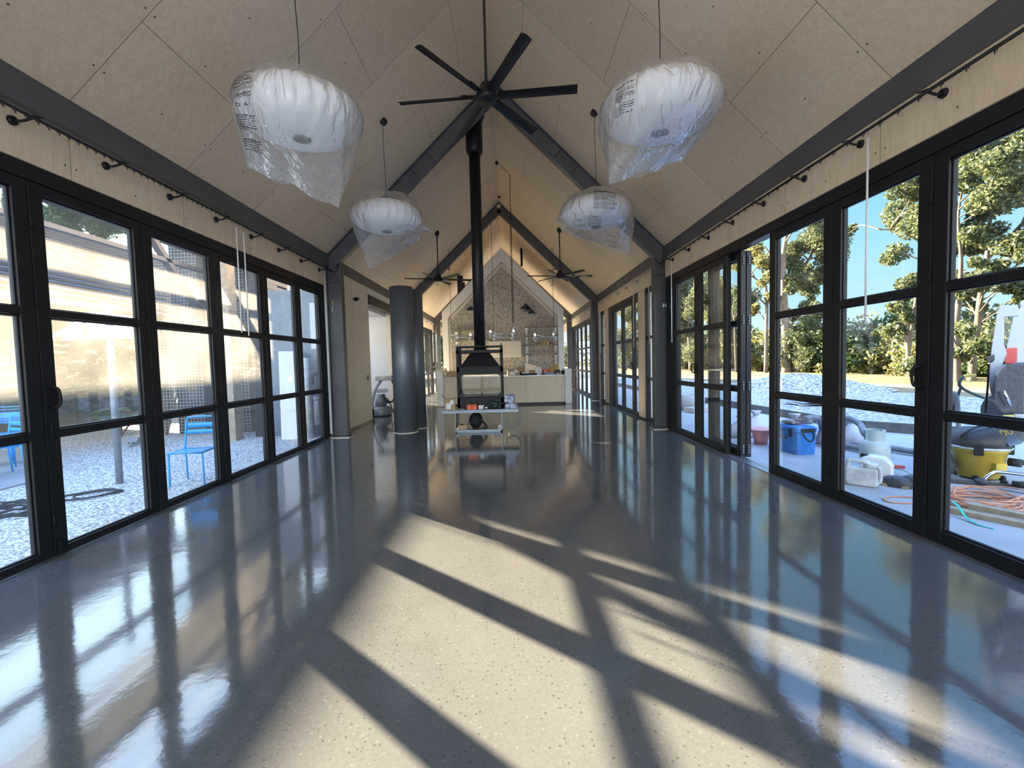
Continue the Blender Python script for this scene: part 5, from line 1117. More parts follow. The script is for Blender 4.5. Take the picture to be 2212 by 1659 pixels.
def sack(x, y, s_, rot, label, lean=0.0):
    t = thing('sandbag', label, 'sack', (x, y, GZ), rot, 'white sacks on the slab'); q = random.Random(int(x*100+y*10)); p1, p2 = q.uniform(0, 6), q.uniform(0, 6)
    m = MB(); m.lathe([(0.0, 0.0), (0.17, 0.005), (0.205, 0.06), (0.20, 0.14), (0.15, 0.22), (0.075, 0.29), (0.035, 0.325), (0.03, 0.335)], 28, rfun=lambda a, z, r: 1+0.09*math.sin(2*a+p1)+0.05*math.sin(5*a+p2+z*9)+0.03*math.sin(9*a-z*14)); o = m.build('sack_body', 'sack', t)
    m = MB(); m.lathe([(0.03, 0.33), (0.05, 0.37), (0.075, 0.41), (0.07, 0.412), (0.03, 0.36)], 20, rfun=lambda a, z, r: 1+0.3*math.sin(3*a+p2)); m.build('tied_neck', 'sack', t)
    t.scale = (s_*1.1, s_, s_); return t
sack(4.20, 8.10, 0.95, 0.3, 'white sack on the slab, the left one at the open gap'); sack(4.55, 8.22, 1.12, 1.2, 'white sack on the slab with tied ears, right one at the open gap')
sack(5.05, 7.85, 1.05, 2.0, 'white sack right behind the blue cooler lid'); sack(5.15, 7.35, 0.85, 0.7, 'white sack to the right of the cooler under the hose'); sack(5.62, 7.28, 1.0, 2.6, 'white sack behind the gas bottle, inside the hose loop')
t = thing('flared_bucket', 'pink flared rubber bucket with blue inside, half hidden left of the cooler', 'bucket', (4.20, 7.42, GZ))
m = MB(); m.lathe([(0.10, 0), (0.115, 0.12), (0.14, 0.19), (0.20, 0.25), (0.205, 0.252)], 28); m.build('bucket_body', 'pink', t, fix=False); m = MB(); m.lathe([(0.10, 0.16), (0.13, 0.188), (0.18, 0.236)], 28); m.build('blue_lining', 'coolblue', t, fix=False)
t = thing('gas_bottle', 'pale grey green gas bottle standing on the slab', 'gas bottle', (4.62, 5.60, GZ))
m = MB(); m.lathe([(0.13, 0.0), (0.14, 0.03), (0.158, 0.05), (0.158, 0.26), (0.150, 0.32), (0.12, 0.365), (0.07, 0.385), (0.0, 0.388)], 32); m.build('cylinder_body', 'gasgreen', t)
m = MB()
for a0, a1 in ((0.4, 2.6), (3.4, 5.8)):
    m.grid(lambda i, j: Vector((0.105*math.cos(a0+(a1-a0)*i), 0.105*math.sin(a0+(a1-a0)*i), 0.36+0.14*j)), 14, 2); m.grid(lambda i, j: Vector((0.099*math.cos(a0+(a1-a0)*i), 0.099*math.sin(a0+(a1-a0)*i), 0.36+0.14*j)), 14, 2)
m.tube([(0.102*math.cos(a*0.314), 0.102*math.sin(a*0.314), 0.50) for a in range(20)], 0.007, 6, closed=True); m.build('collar', 'gasgreen', t, fix=False)
m = MB(); m.tube([(0, 0, 0.38), (0, 0, 0.45)], 0.025, 10); m.tube([(0, 0, 0.43), (-0.07, 0, 0.43)], 0.018, 10); m.build('valve', 'galv', t)
t = thing('watering_can', 'grimy white plastic watering can with two handle holes, nearest the glass', 'watering can', (3.93, 4.93, GZ), -0.75)
def slabj(pts, w_, holes=()):
    m = MB(); m.prism(pts, lambda x, z: (x, -w_, z), lambda x, z: (x, w_, z)); return m
m = slabj([(-0.13, 0.0), (0.125, 0.0), (0.14, 0.03), (0.14, 0.20), (0.02, 0.21), (-0.15, 0.20), (-0.155, 0.04)], 0.065); m.build('can_body', 'jug', t, bevel=0.02)
m = MB(); m.tube(smooth_path([(-0.13, 0, 0.19), (-0.125, 0, 0.255), (-0.09, 0, 0.27), (0.02, 0, 0.265), (0.06, 0, 0.24), (0.08, 0, 0.19)], 5), 0.024, 10); m.tube(smooth_path([(0.13, 0, 0.22), (0.155, 0, 0.19), (0.158, 0, 0.08), (0.13, 0, 0.04)], 5), 0.02, 10); m.build('handle', 'jug', t)
m = MB(); m.lathe([(0.05, 0.2), (0.075, 0.25), (0.07, 0.262), (0.04, 0.255)], 18, c=(0.07, 0, 0)); m.build('filler_hood', 'jug', t)
m = MB(); m.tube([(-0.13, 0, 0.05), (-0.22, 0, 0.14), (-0.33, 0, 0.245)], [0.034, 0.026, 0.018], 12); m.build('spout', 'jug', t)
t = thing('jerrycan', 'clean bluish white jerrycan with dark cap behind the watering can', 'jerrycan', (4.28, 5.16, GZ), -0.75)
m = slabj([(-0.15, 0.0), (0.15, 0.0), (0.155, 0.03), (0.15, 0.20), (0.08, 0.27), (-0.06, 0.28), (-0.14, 0.25), (-0.155, 0.22), (-0.155, 0.03)], 0.085); m.build('can_body', 'whiteplastic', t, bevel=0.025)
m = MB(); m.lathe([(0.035, 0.245), (0.036, 0.285), (0.0, 0.287)], 18, c=(-0.115, 0, 0)); m.build('cap', 'rubber', t)
m = MB(); m.box(0.152, 0.157, -0.06, 0.06, 0.05, 0.18); lb = m.build('printed_label', 'paper', t)
m = MB()
for q in range(4): m.box(0.1572, 0.1578, -0.04, 0.03, 0.07+q*0.028, 0.085+q*0.028)
m.build('label_print', 'bluebox', lb)
t = thing('knee_pad', 'black ribbed rubber knee pad lying on the slab before the jerrycan', 'knee pad', (4.25, 4.86, GZ), -0.9)
m = MB(); m.ball((0, 0, 0.03), (0.15, 0.085, 0.085), 26, 14, fn=lambda d: 1+0.035*math.sin(d.x*26)*(d.z > -0.2)); m.build('pad_shell', 'dustblack', t); m = MB(); m.box(-0.11, -0.05, -0.075, -0.04, 0.0, 0.03); m.box(0.06, 0.12, -0.075, -0.05, 0, 0.03); m.build('strap', 'card', t)
t = thing('knee_pad', 'black knee pad half hidden behind the door stile, right of the ribbed one', 'knee pad', (4.52, 4.92, GZ), -0.4); m = MB(); m.ball((0, 0, 0.03), (0.14, 0.08, 0.075), 22, 12); m.build('pad_shell', 'dustblack', t)
t = thing('hand_saw', 'red handled hand saw lying behind the knee pads', 'saw', (4.62, 5.25, GZ), -0.7)
m = MB(); m.tube(smooth_path([(-0.10, 0, 0.02), (-0.115, 0, 0.08), (-0.09, 0, 0.11), (0.0, 0, 0.115), (0.06, 0, 0.115)], 5), 0.02, 10); m.build('handle', 'red', t); m = MB(); m.tube(smooth_path([(-0.04, 0, 0.09), (0.06, 0, 0.07), (0.16, 0, 0.02)], 5), 0.006, 6); m.box(-0.1, 0.3, -0.03, 0.03, 0.0, 0.008); m.build('blade', 'galv', t)
# orange extension cord: loose loop and a big coil
t = thing('extension_cord', 'orange extension cord coiled in a heap on the slab with a loose loop', 'cord', (4.52, 4.22, GZ)); q = random.Random(4); pts = []
for i in range(300):
    a = i*0.26; r = 0.26+0.06*math.sin(i*0.37)+0.03*math.sin(i*0.091); cx = 0.03*math.sin(i*0.05); pts.append(Vector((cx+r*math.cos(a)*1.15, r*math.sin(a)*0.9, 0.008+0.13*(i/300)*(0.6+0.4*math.sin(i*0.31)))))
pts += smooth_path([pts[-1], (-0.35, 0.10, 0.03), (-0.55, 0.25, 0.008), (-0.76, 0.22, 0.008), (-0.80, 0.10, 0.008), (-0.62, 0.05, 0.008), (-0.48, 0.16, 0.008), (-0.30, 0.20, 0.008)], 10)
m = MB(); m.tube(pts, 0.0068, 6); m.build('cord_body', 'cordorange', t)
t = thing('timber_offcut', 'upper of two stacked grey timber offcuts beside the cord', 'timber', (4.36, 3.78, GZ+0.046)); m = MB(); m.bar((-0.19, 0.21, 0.0225), (0.35, -0.75, 0.0225), 0.09, 0.045); m.build('plank', 'timber', t, bevel=0.003)
m = MB(); m.tube([(-0.10, -0.02, 0.02), (-0.102, -0.022, 0.02)], 0.012, 10)
t = thing('timber_offcut', 'lower of two stacked grey timber offcuts beside the cord', 'timber', (4.30, 3.78, GZ)); m = MB(); m.bar((-0.32, 0.33, 0.0225), (0.36, -0.82, 0.0225), 0.10, 0.045); m.build('plank', 'timber', t, bevel=0.003)
t = thing('green_strap', 'teal webbing strap trailing over the timber offcuts', 'strap', (4.02, 3.90, GZ)); m = MB()
pth = smooth_path([(0.02, 0.12, 0.10), (-0.02, 0.02, 0.085), (-0.06, -0.08, 0.03), (-0.08, -0.20, 0.008), (-0.05, -0.30, 0.006)], 5); vs = []
for i, p in enumerate(pth): wd = 0.022*(1-0.6*(i/len(pth))); vs += [p+Vector((wd, wd*0.5, 0)), p-Vector((wd, wd*0.5, 0))]
m.add(vs, [(2*i, 2*i+1, 2*i+3, 2*i+2) for i in range(len(pth)-1)]); o = m.build('webbing', 'green', t, fix=False); sm = o.modifiers.new('thick', 'SOLIDIFY'); sm.thickness = 0.003
# yellow wet vacuum
t = thing('wet_vacuum', 'dusty yellow and black workshop vacuum on the slab', 'vacuum cleaner', (5.42, 5.10, GZ), 0.0)
m = MB(); m.lathe([(0.16, 0.02), (0.175, 0.03), (0.235, 0.33), (0.25, 0.335), (0.25, 0.36), (0.0, 0.362)], 36); m.box(-0.06, 0.06, -0.245, -0.19, 0.12, 0.22); m.build('tub', 'yellow', t)
m = MB(); m.lathe([(0.27, 0.36), (0.275, 0.375), (0.262, 0.385)], 36); m.build('rim', 'jug', t)
m = MB(); m.lathe([(0.26, 0.38), (0.255, 0.45), (0.22, 0.53), (0.15, 0.58), (0.06, 0.595), (0.0, 0.597)], 32, rfun=lambda a, z, r: 1+0.03*math.sin(4*a)); m.build('motor_lid', 'dustblack', t)
m = MB(); mm = Matrix.Translation((0.10, -0.15, 0.50)) @ Matrix.Rotation(0.9, 4, 'X') @ Matrix.Rotation(0.2, 4, 'Z'); m.box(-0.09, 0.09, -0.13, 0.10, 0.03, 0.06, mat=mm); cp = m.build('control_panel', 'bluesteel', t, bevel=0.01)
m = MB()
for x in (-0.035, 0.045): m.tube([mm @ Vector((x+0.03*math.cos(a*0.523), 0.02+0.03*math.sin(a*0.523), 0.064)) for a in range(12)], 0.006, 6, closed=True)
m.build('dial', 'yellow', cp)
for a in (3.9, 5.6):
    m = MB(); ca, sa = math.cos(a), math.sin(a); m.box(-0.03, 0.03, -0.04, 0.04, 0.30, 0.42, mat=Matrix.Translation((0.245*ca, 0.245*sa, 0)) @ Matrix.Rotation(a, 4, 'Z')); m.build('clip', 'rubber', t, bevel=0.008)
m = MB(); m.tube([(0.16, -0.17, 0.22), (0.20, -0.26, 0.22)], 0.045, 14); m.tube([(0.12, -0.22, 0.22), (0.22, -0.22, 0.22)], 0.03, 12); m.build('hose_port', 'rubber', t)
for a in (0.6, 2.2, 3.8, 5.4):
    m = MB(); c_ = Vector((0.19*math.cos(a), 0.19*math.sin(a), 0.03)); m.tube([c_+Vector((-0.015, 0, 0)), c_+Vector((0.015, 0, 0))], 0.03, 12); m.build('castor', 'rubber', t)
m = MB(); m.tube(smooth_path([(-0.2, 0.02, 0.42), (-0.24, -0.05, 0.52), (-0.1, -0.1, 0.62), (0.05, -0.08, 0.60)], 6), 0.010, 6); m.build('power_cord', 'rubber', t)
t = thing('vacuum_wand', 'bright metal vacuum wand with a wide floor head before the yellow vacuum', 'vacuum wand', (5.05, 4.80, GZ))
m = MB(); m.tube(smooth_path([(0.10, 0.0, 0.04), (0.17, -0.02, 0.13), (0.26, -0.06, 0.155), (0.60, -0.35, 0.13), (1.0, -0.7, 0.09)], 6), 0.018, 12); m.build('metal_tube', 'chrome', t)
m = MB(); m.bar((-0.16, 0.17, 0.02), (0.34, -0.13, 0.02), 0.07, 0.03); m.ball((0.09, 0.0, 0.045), (0.06, 0.06, 0.035)); m.build('floor_head', 'dustblack', t, bevel=0.004)
for x, y in ((0.42, -0.12), (0.30, -0.05)):
    m = MB(); m.tube([(x-0.02, y, 0.03), (x+0.02, y+0.03, 0.03)], 0.032, 14); m.build('wheel', 'rubber', t)
t = thing('black_hose', 'black corrugated hose behind the yellow vacuum at the frame edge', 'hose', (6.0, 5.05, GZ)); m = MB(); sp = smooth_path([(-0.20, 0.06, 0.16), (0.05, 0.0, 0.16), (0.4, -0.3, 0.12), (0.9, -0.7, 0.05)], 14); m.tube(sp, [0.03+0.003*(i % 2) for i in range(len(sp))], 10); m.build('hose_body', 'rubber', t)
t = thing('rubber_mat', 'grey rubber mat lying on the slab between cord and vacuum wand', 'mat', (5.0, 4.45, GZ)); m = MB(); m.prism([(-0.05, 0.34), (0.30, 0.18), (0.85, -0.55), (0.55, -0.9), (-0.10, -0.10), (-0.22, 0.16)][::-1], lambda x, y: (x, y, 0.0), lambda x, y: (x, y, 0.018)); m.prism([(0.08, 0.15), (0.30, 0.05), (0.62, -0.45), (0.40, -0.52)][::-1], lambda x, y: (x, y, 0.018), lambda x, y: (x, y, 0.034)); m.build('mat_sheet', 'hosegrey', t, bevel=0.004)
t = thing('black_tube', 'short black tube end lying on the rubber mat', 'tube', (5.28, 4.62, GZ)); m = MB(); m.tube([(0, 0, 0.06), (0.35, -0.25, 0.06)], 0.035, 14); m.build('tube_body', 'rubber', t)
t = thing('dusty_bag', 'black dusty bag at the left of the yellow vacuum behind the door stile', 'bag', (5.08, 5.22, GZ)); m = MB(); m.ball((0, 0, 0.13), (0.15, 0.14, 0.14), 16, 12, fn=lambda d: 1+0.06*math.sin(d.x*9+d.z*6)); m.build('bag_body', 'dustblack', t)
# hand trolley hook and green hose
HY = 6.3
t = thing('trolley_frame', 'dark bent tube frame of a hand trolley standing behind the vacuum', 'hand trolley', tuple(at_z(2055, 985, 0.0)))
o_ = Vector(t.location); pp = lambda u, v, y=HY: at_y(u, v, y) - o_
m = MB(); m.tube(smooth_path([pp(2034, 985), pp(2034, 900), pp(2038, 862), pp(2052, 849), pp(2066, 857), pp(2070, 900), pp(2071, 985)], 6), 0.027, 10); m.build('handle_tube', 'hosegrey', t)
m = MB(); m.tube([pp(2046, 960, 6.45), pp(2058, 885, 6.45), pp(2075, 838, 6.45)], 0.017, 8); m.build('stay_rod', 'iron', t)
m = MB(); m.box(-0.12, 0.12, -0.05, 0.12, -0.12, 0.02); m.build('base_plate', 'iron', t)
t = thing('garden_hose', 'green and yellow hose draped from the trolley to the van', 'hose', tuple(at_y(2078, 838, 6.5))); o_ = Vector(t.location)
m = MB(); m.tube(smooth_path([pp(2084, 813, 6.5), pp(2076, 818, 6.5), pp(2072, 830, 6.5), pp(2079, 839, 6.5), pp(2096, 848, 6.6), pp(2120, 858, 6.7), pp(2150, 868, 6.9)], 7), 0.020, 8); m.build('hose_body', 'drillgreen', t)
m = MB(); m.tube(smooth_path([pp(2080, 814, 6.5), pp(2090, 811.5, 6.5), pp(2106, 811, 6.5)], 5), 0.023, 8); m.build('yellow_sleeve', 'yellow', t)
# white van at the frame edge
VY = 4.0
t = thing('white_van', 'white van with red tail lamp and dirty black hopper at the right frame edge', 'van', (8.6, 7.6, 0.10)); o_ = Vector(t.location)
def pv(pl, y0, y1, mat, nm, bev=0.01, par=None):
    m = MB(); m.prism([(u, v) for u, v in pl][::-1], lambda u, v: at_y(u, v, y0)-o_, lambda u, v: at_y(u, v, y0)-o_+Vector((0.80, 0.60, 0))*(y1-y0)*1.3); return m.build(nm, mat, par or t, bevel=bev)
pv([(2162, 658), (2198, 661), (2199, 683), (2170, 684), (2167, 690), (2166, 742), (2172, 764), (2152, 814), (2150, 866), (2143, 862), (2137, 838), (2137, 800), (2141, 757), (2153, 676)], VY-0.05, VY+0.03, 'vanwhite', 'open_rear_door')
pv([(2188, 684), (2204, 664), (2198, 654), (2214, 645), (2330, 640), (2330, 905), (2190, 905), (2172, 790), (2173, 752)], VY+0.10, VY+2.6, 'vanwhite', 'body_shell', 0.03)
pv([(2172, 752), (2195, 751), (2194, 787), (2170, 786)], VY+0.03, VY+0.14, 'red', 'tail_lamp')
pv([(2168, 684), (2189, 684), (2174, 748), (2169, 740)], VY+0.0, VY+0.008, 'glass', 'door_window', 0)
pv([(2131, 770), (2141, 768), (2148, 764), (2148, 778), (2143, 784), (2131, 784)], VY-0.06, VY+0.06, 'dustblack', 'bracket_lamp')
m = MB(); m.tube([at_y(2137, 786, VY-0.02)-o_, at_y(2134, 830, VY-0.02)-o_, at_y(2129, 892, VY-0.02)-o_], 0.008, 6); m.build('hanging_cable', 'rubber', t)
hb = pv([(2150, 812), (2176, 786), (2240, 784), (2240, 896), (2162, 894), (2146, 872)], VY-0.35, VY+0.05, 'dustblack', 'loading_hopper', 0.02)
pv([(2152, 812), (2176, 786), (2166, 787), (2150, 806)], VY-0.37, VY-0.34, 'bluesteel', 'hopper_plate', 0, hb)
m = MB(); m.tube([at_y(2167, 844, VY-0.38)-o_, at_y(2183, 876, VY-0.38)-o_], 0.012, 8); m.build('hopper_lever', 'chrome', hb)
m = MB()
for x, y in ((0.35, 0.4), (0.35, 1.7)): m.tube([(x-0.1, y, 0.22), (x+0.12, y, 0.22)], 0.32, 24)
m.build('wheel', 'rubber', t)
o = MB().box(-0.25, 0.25, -0.15, 0.15, 0, 0.18).build('yellow_case', 'yellow', None, bevel=0.02, loc=tuple(at_z(2206, 925, 0.12) + Vector((0.3, 0.2, 0.0)))); tag(o, 'yellow case on the gravel under the van hopper', 'case')
# post, concrete ring and table beyond the far right door leaves
q = at_z(1488, 884, GZ)
t = thing('concrete_ring', 'low round concrete fire ring on the slab by the right column', 'fire ring', tuple(q)); m = MB(); m.lathe([(0.42, 0), (0.42, 0.42), (0.34, 0.42), (0.34, 0.25), (0.0, 0.25)], 36); m.build('ring_wall', 'slab', t)
o = MB().box(-0.4, 0.4, -0.18, 0.18, 0, 0.14).build('concrete_block', 'slab', None, bevel=0.01, loc=tuple(at_z(1512, 890, GZ)), rotz=0.4); tag(o, 'long pale concrete block lying beside the fire ring', 'block')

# ------------------------------------------------------------------ left courtyard
CZ = -0.08
def chair(loc, rotz, label, parts=True):
    t = thing('garden_chair', label, 'chair', loc, rotz); tb = 0.0125
    for sx in (-1, 1):
        m = MB(); m.tube([(sx*0.205, -0.20, 0.0), (sx*0.20, -0.20, 0.44)], tb, 8); m.build('front_leg', 'blue', t)
        m = MB(); m.tube([(sx*0.205, 0.24, 0.0), (sx*0.20, 0.20, 0.44)], tb, 8); m.build('rear_leg', 'blue', t)
    m = MB(); m.tube(smooth_path([(-0.20, 0.20, 0.44), (-0.195, 0.24, 0.70), (-0.185, 0.26, 0.83), (-0.14, 0.268, 0.865), (0.14, 0.268, 0.865), (0.185, 0.26, 0.83), (0.195, 0.24, 0.70), (0.20, 0.20, 0.44)], 6), tb, 8); m.build('back_hoop', 'blue', t)
    for z0, z1 in ((0.715, 0.785), (0.63, 0.69)) if parts else ():
        m = MB(); m.grid(lambda i, j: Vector((-0.195+0.39*i, 0.232+(z0-0.63)*0.18+0.018*math.sin(math.pi*i), z0+(z1-z0)*j)), 8, 1); b = m.build('back_slat', 'blue', t, fix=False); s_ = b.modifiers.new('thick', 'SOLIDIFY'); s_.thickness = 0.004
    m = MB()
    for k in range(6):
        y = -0.205+k*0.075; m.grid(lambda i, j: Vector((-0.20+0.40*i, y+0.062*j, 0.447-0.012*math.sin(math.pi*i))), 8, 1)
    m.tube([(-0.2, -0.21, 0.435), (0.2, -0.21, 0.435), (0.2, 0.21, 0.435), (-0.2, 0.21, 0.435)], tb, 8, closed=True); b = m.build('seat', 'blue', t, fix=False)
    return t
chair((-4.27, 6.07, CZ), 0.16, 'sky blue metal garden chair on the pebbles, in front of the left doors')
chair((-7.55, 6.62, CZ+0.025), -0.4, 'blue metal chair at the left frame edge beside the white table')
t = thing('garden_table', 'white outdoor table at the left frame edge on the path', 'table', (-7.55, 5.55, -0.055)); m = MB(); m.prism(rpoly(-0.62, 0.62, -0.45, 0.45, 0.06), lambda x, y: (x, y, 0.70), lambda x, y: (x, y, 0.735)); m.box(-0.60, 0.60, -0.43, 0.43, 0.62, 0.70); m.build('table_top', 'white', t)
for x in (-0.5, 0.5):
    for y in (-0.36, 0.36): m = MB(); m.tube([(x, y, 0), (x*0.95, y*0.95, 0.64)], 0.022, 8); m.build('leg', 'blue', t)
for k in range(3):
    t = thing('garden_chair', ('lowest', 'middle', 'topmost')[k]+' of three stacked blue chairs beyond the white table at the left edge', 'chair', (-8.25, 7.35, -0.055), 0.5, 'stacked blue chairs beyond the table')
    for sx in (-1, 1):
        m = MB(); m.tube([(sx*0.2, -0.2-k*0.05, 0.06*k), (sx*0.2, -0.2-k*0.05, 0.44+k*0.05)], 0.0125, 8); m.build('front_leg', 'blue', t)
        m = MB(); m.tube([(sx*0.2, 0.22-k*0.05, 0.06*k), (sx*0.2, 0.2-k*0.05, 0.44+k*0.05)], 0.0125, 8); m.build('rear_leg', 'blue', t)
    m = MB(); m.tube([(-0.2, 0.2-k*0.05, 0.44+k*0.05), (-0.2, 0.26-k*0.05, 0.86+k*0.05), (0.2, 0.26-k*0.05, 0.86+k*0.05), (0.2, 0.2-k*0.05, 0.44+k*0.05)], 0.0125, 8); m.build('back_hoop', 'blue', t)
    m = MB(); m.box(-0.2, 0.2, -0.2-k*0.05, 0.2-k*0.05, 0.435+k*0.05, 0.445+k*0.05); m.build('seat', 'blue', t)
    m = MB(); m.box(-0.2, 0.2, 0.245-k*0.05, 0.25-k*0.05, 0.68+k*0.05, 0.76+k*0.05); m.build('back_slat', 'blue', t)
t = thing('galvanised_post', 'galvanised round post standing in the pebbles left of the blue chair', 'post', (-5.32, 6.11, CZ)); m = MB(); m.tube([(0, 0, 0), (0, 0, 2.35)], 0.042, 16); m.build('post_tube', 'galv', t); m = MB(); m.tube([(0, 0, 2.35), (0, 0, 2.38)], 0.046, 16); m.build('post_cap', 'galv', t)
t = thing('power_cable', 'grey power cable coiled on the courtyard pebbles', 'cable', (-5.35, 5.0, CZ)); m = MB(); pts = []
for i in range(110): a = i*0.3; r = 0.30+0.10*math.sin(i*0.23)+0.06*math.sin(i*0.071); pts.append(Vector((-0.25+r*math.cos(a)*1.0+0.2*math.sin(i*0.05), r*math.sin(a)*0.8, 0.012+0.012*(i % 3))))
pts += smooth_path([pts[-1], (0.15, 0.32, 0.02), (0.40, 0.52, 0.02), (0.43, 0.68, 0.02), (0.22, 0.66, 0.03), (0.05, 0.45, 0.03), (0.25, 0.35, 0.02), (0.42, 0.6, 0.03), (0.2, 0.72, 0.03), (-0.1, 0.5, 0.02), (-0.5, 0.1, 0.02)], 8)
m.tube(pts, 0.012, 6); m.build('cable_body', 'rubber', t); m = MB(); m.tube([(-0.20, 0.16, 0.04), (-0.10, 0.22, 0.045), (-0.02, 0.24, 0.04)], [0.022, 0.034, 0.02], 10); m.build('orange_plug', 'orange', t)
t = thing('ground_spotlight', 'small grey spotlight in the pebbles beyond the post', 'spotlight', (-7.6, 9.05, CZ)); m = MB(); m.box(-0.10, 0.10, -0.05, 0.05, 0.08, 0.20, mat=Matrix.Rotation(-0.6, 4, 'X')); m.tube([(0, 0, 0), (0, 0, 0.1)], 0.02, 8); m.build('lamp_body', 'galv', t)
def rosette(loc, label, n=16, s_=0.5, stem=0.5, heads=3, seed=1):
    q = random.Random(seed); t = thing('leafy_plant', label, 'plant', loc); m = MB(); st_ = MB()
    for h in range(heads):
        top = Vector((q.uniform(-0.5, 0.5)*s_, q.uniform(-0.3, 0.3)*s_, stem*q.uniform(0.6, 1.2))); st_.tube(smooth_path([(0, 0, 0), top*0.5+Vector((0.05, 0, 0.1)), top], 4), 0.022, 7)
        for k in range(n):
            a = 6.283*k/n+q.uniform(-.2, .2); u = Vector((math.cos(a), math.sin(a), 0)); L = s_*q.uniform(0.6, 1.0); el = q.uniform(0.2, 0.9); wv = Vector((-u.y, u.x, 0))
            def fn(i, j): x = L*i; return top + u*x*math.cos(el*0.6) + Vector((0, 0, x*math.sin(el) - 0.9*el*x*x/L)) + wv*((j-0.5)*0.26*L*math.sin(math.pi*min(1, i*0.95+0.05))**0.8)
            m.grid(fn, 6, 2)
    st_.build('stem', 'bark2', t); m.build('leaves', 'leaf_p', t, fix=False); return t
rosette((-9.1, 10.55, CZ), 'leafy courtyard plant in a row, seen low through the handled door leaf', 14, 0.55, 0.55, 5, 2)
rosette((-8.05, 10.6, CZ), 'tall leafy plant beside the dark wall, left of the blue chair', 14, 0.50, 1.3, 5, 5)
# dark clad outbuilding beyond the chair, its posts and screens, then an added shading canopy
t = thing('dark_outbuilding', 'dark clad outbuilding with mesh screens beyond the blue chair', 'building', (-5.4, 9.9, CZ))
m = MB(); m.box(-2.5, 0.0, 0.9, 1.4, 0, 5.6); m.box(-0.18, 0.0, 0.0, 1.4, 0, 5.6); m.box(-2.5, 0, 0, 1.4, 4.6, 5.6); m.build('wall', 'cladding', t)
m = MB()
for k in range(34): m.box(0.0, 0.012, 0.0, 1.4, 0.1+k*0.14, 0.19+k*0.14)
m.build('cladding_boards', 'cladding', t)
m = MB(); m.box(-0.62, -0.34, -0.46, -0.18, 0, 5.0); m.build('corner_post', 'timber', t)
m = MB(); m.box(-1.45, -1.15, 0.82, 0.90, 1.3, 2.9); m.build('window_strip', 'galv', t)
m = MB(); m.box(-1.9, -0.9, 0.80, 0.9, 3.15, 3.45); m.build('steel_plate', 'galv', t)
for k, (x0, x1, z0, z1) in enumerate(((-2.6, -1.6, 0.1, 4.4), (-1.1, -0.55, 0.1, 4.4))):
    m = MB()
    for i in range(int((x1-x0)/0.075)+1): m.box(x0+i*0.075-0.004, x0+i*0.075+0.004, 0.50, 0.508, z0, z1)
    for j in range(int((z1-z0)/0.075)+1): m.box(x0, x1, 0.508, 0.516, z0+j*0.075-0.004, z0+j*0.075+0.004)
    m.build('mesh_screen', 'alu', t)
t = thing('shade_canopy', 'dark steel canopy frame with diagonal brace, added to shade the left panes', 'canopy', (-6.4, 4.6, CZ))  # frame added as sun blocker, casts the shade bars on the left glass
m = MB(); m.box(-0.15, 0.15, 0, 6.0, 3.95, 4.55); m.build('fascia_beam', 'cladding', t)
m = MB(); m.box(-0.06, 0.06, 0, 5.4, 3.56, 3.63); m.build('tie_beam', 'steel', t)
m = MB(); m.bar((0, 5.3, 2.3), (0, 3.75, 3.95), 0.10, 0.12, up=(1, 0, 0)); m.build('brace', 'steel', t)
for y in (0.1, 5.35): m = MB(); m.box(-0.07, 0.07, y-0.07, y+0.07, 0, 3.95); m.build('post', 'steel', t)
t = thing('tiled_roof_house', 'house with a dark tiled roof over an open verandah, beyond the left frame edge', 'building', (-13.5, 12.5, CZ))
m = MB(); m.prism([(5.6, 2.75), (0, 5.85), (-5.6, 2.75), (-5.6, 2.60), (0, 5.65), (5.6, 2.60)], lambda x, z: (x, -6.5, z+0.08), lambda x, z: (x, 6.0, z+0.08)); m.build('roof', 'tile', t)
m = MB()
for k in range(20):
    f_ = k/19; x = 5.55-5.5*f_; z = 2.80+3.05*f_; m.box(x-0.02, x+0.02, -6.5, 6.0, z+0.06, z+0.12)
m.build('tile_courses', 'cladding', t)
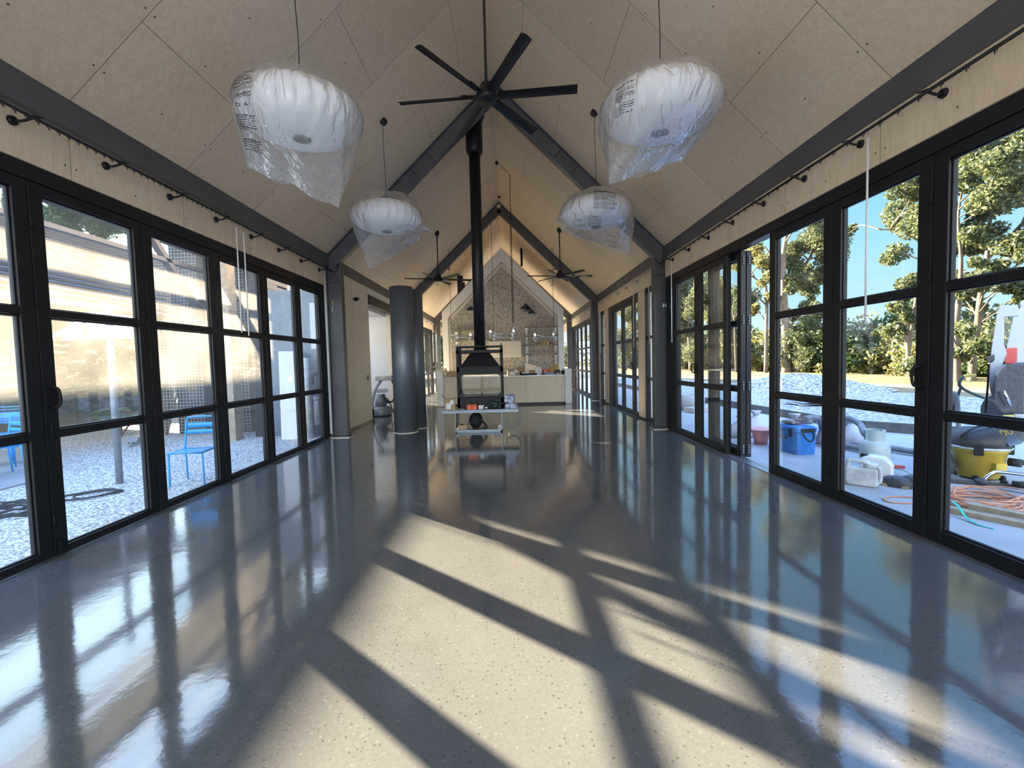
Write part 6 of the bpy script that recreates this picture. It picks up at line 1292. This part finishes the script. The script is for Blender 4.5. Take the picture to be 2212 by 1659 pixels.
m = MB(); m.tube([(5.7, -6.5, 2.76), (5.7, 6.0, 2.76)], 0.06, 8); m.build('gutter', 'bluesteel', t)
for y in (-5.5, -1.5, 2.2, 5.8): m = MB(); m.box(5.0, 5.14, y-0.07, y+0.07, 0, 2.75); m.build('verandah_post', 'cladding', t)
m = MB(); m.box(-5.4, -5.2, -6.3, 5.8, 0, 2.8); m.box(-5.4, 1.0, -6.3, -6.1, 0, 2.8); m.box(-5.3, 0.0, 5.6, 5.8, 0, 2.8); m.build('wall', 'cladding', t)
# white board, filter tank and pipes in the corner by the left column
t = thing('white_board', 'white board panel leaning outside the last left door leaf', 'board', (-4.62, 9.50, CZ), 0.08); m = MB(); m.box(-0.19, 0.19, 0, 0.03, 0, 1.86, mat=Matrix.Rotation(-0.03, 4, 'X')); m.build('panel', 'white', t)
t = thing('filter_tank', 'pale grey filter tank with black pipes outside, beside the left column', 'tank', (-4.28, 9.55, CZ)); m = MB(); m.lathe([(0.11, 0), (0.11, 1.0), (0.09, 1.05), (0.09, 1.7), (0, 1.72)], 20); m.build('tank_body', 'jug', t)
m = MB(); m.tube(smooth_path([(0.16, -0.02, 1.15), (0.16, -0.02, 1.32), (0.24, -0.02, 1.36), (0.28, -0.02, 1.28), (0.28, -0.02, 0.1)], 5), 0.035, 10); m.tube([(0.28, -0.02, 1.12), (0.55, -0.02, 1.12)], 0.03, 10); m.tube([(0.28, -0.02, 0.9), (0.55, -0.02, 0.9)], 0.03, 10); m.build('black_pipe', 'rubber', t)
for x in (0.26, 0.46): m = MB(); m.tube([(x, -0.10, 0.30), (x, -0.10, 0.82)], 0.06, 14); m.tube([(x, -0.10, 0.82), (x, -0.10, 0.9)], 0.07, 14); m.build('filter_housing', 'hosegrey', t)
t = thing('service_wall', 'blue grey service wall with a white box outside the corner by the left column', 'wall panel', (-4.6, 9.95, CZ)); m = MB(); m.box(-0.75, 0.85, 0, 0.12, 0, 3.2); m.build('wall_sheet', 'bluesteel', t); m = MB(); m.box(0.35, 0.60, -0.12, 0, 1.9, 2.9); m.build('meter_box', 'white', t, bevel=0.01)
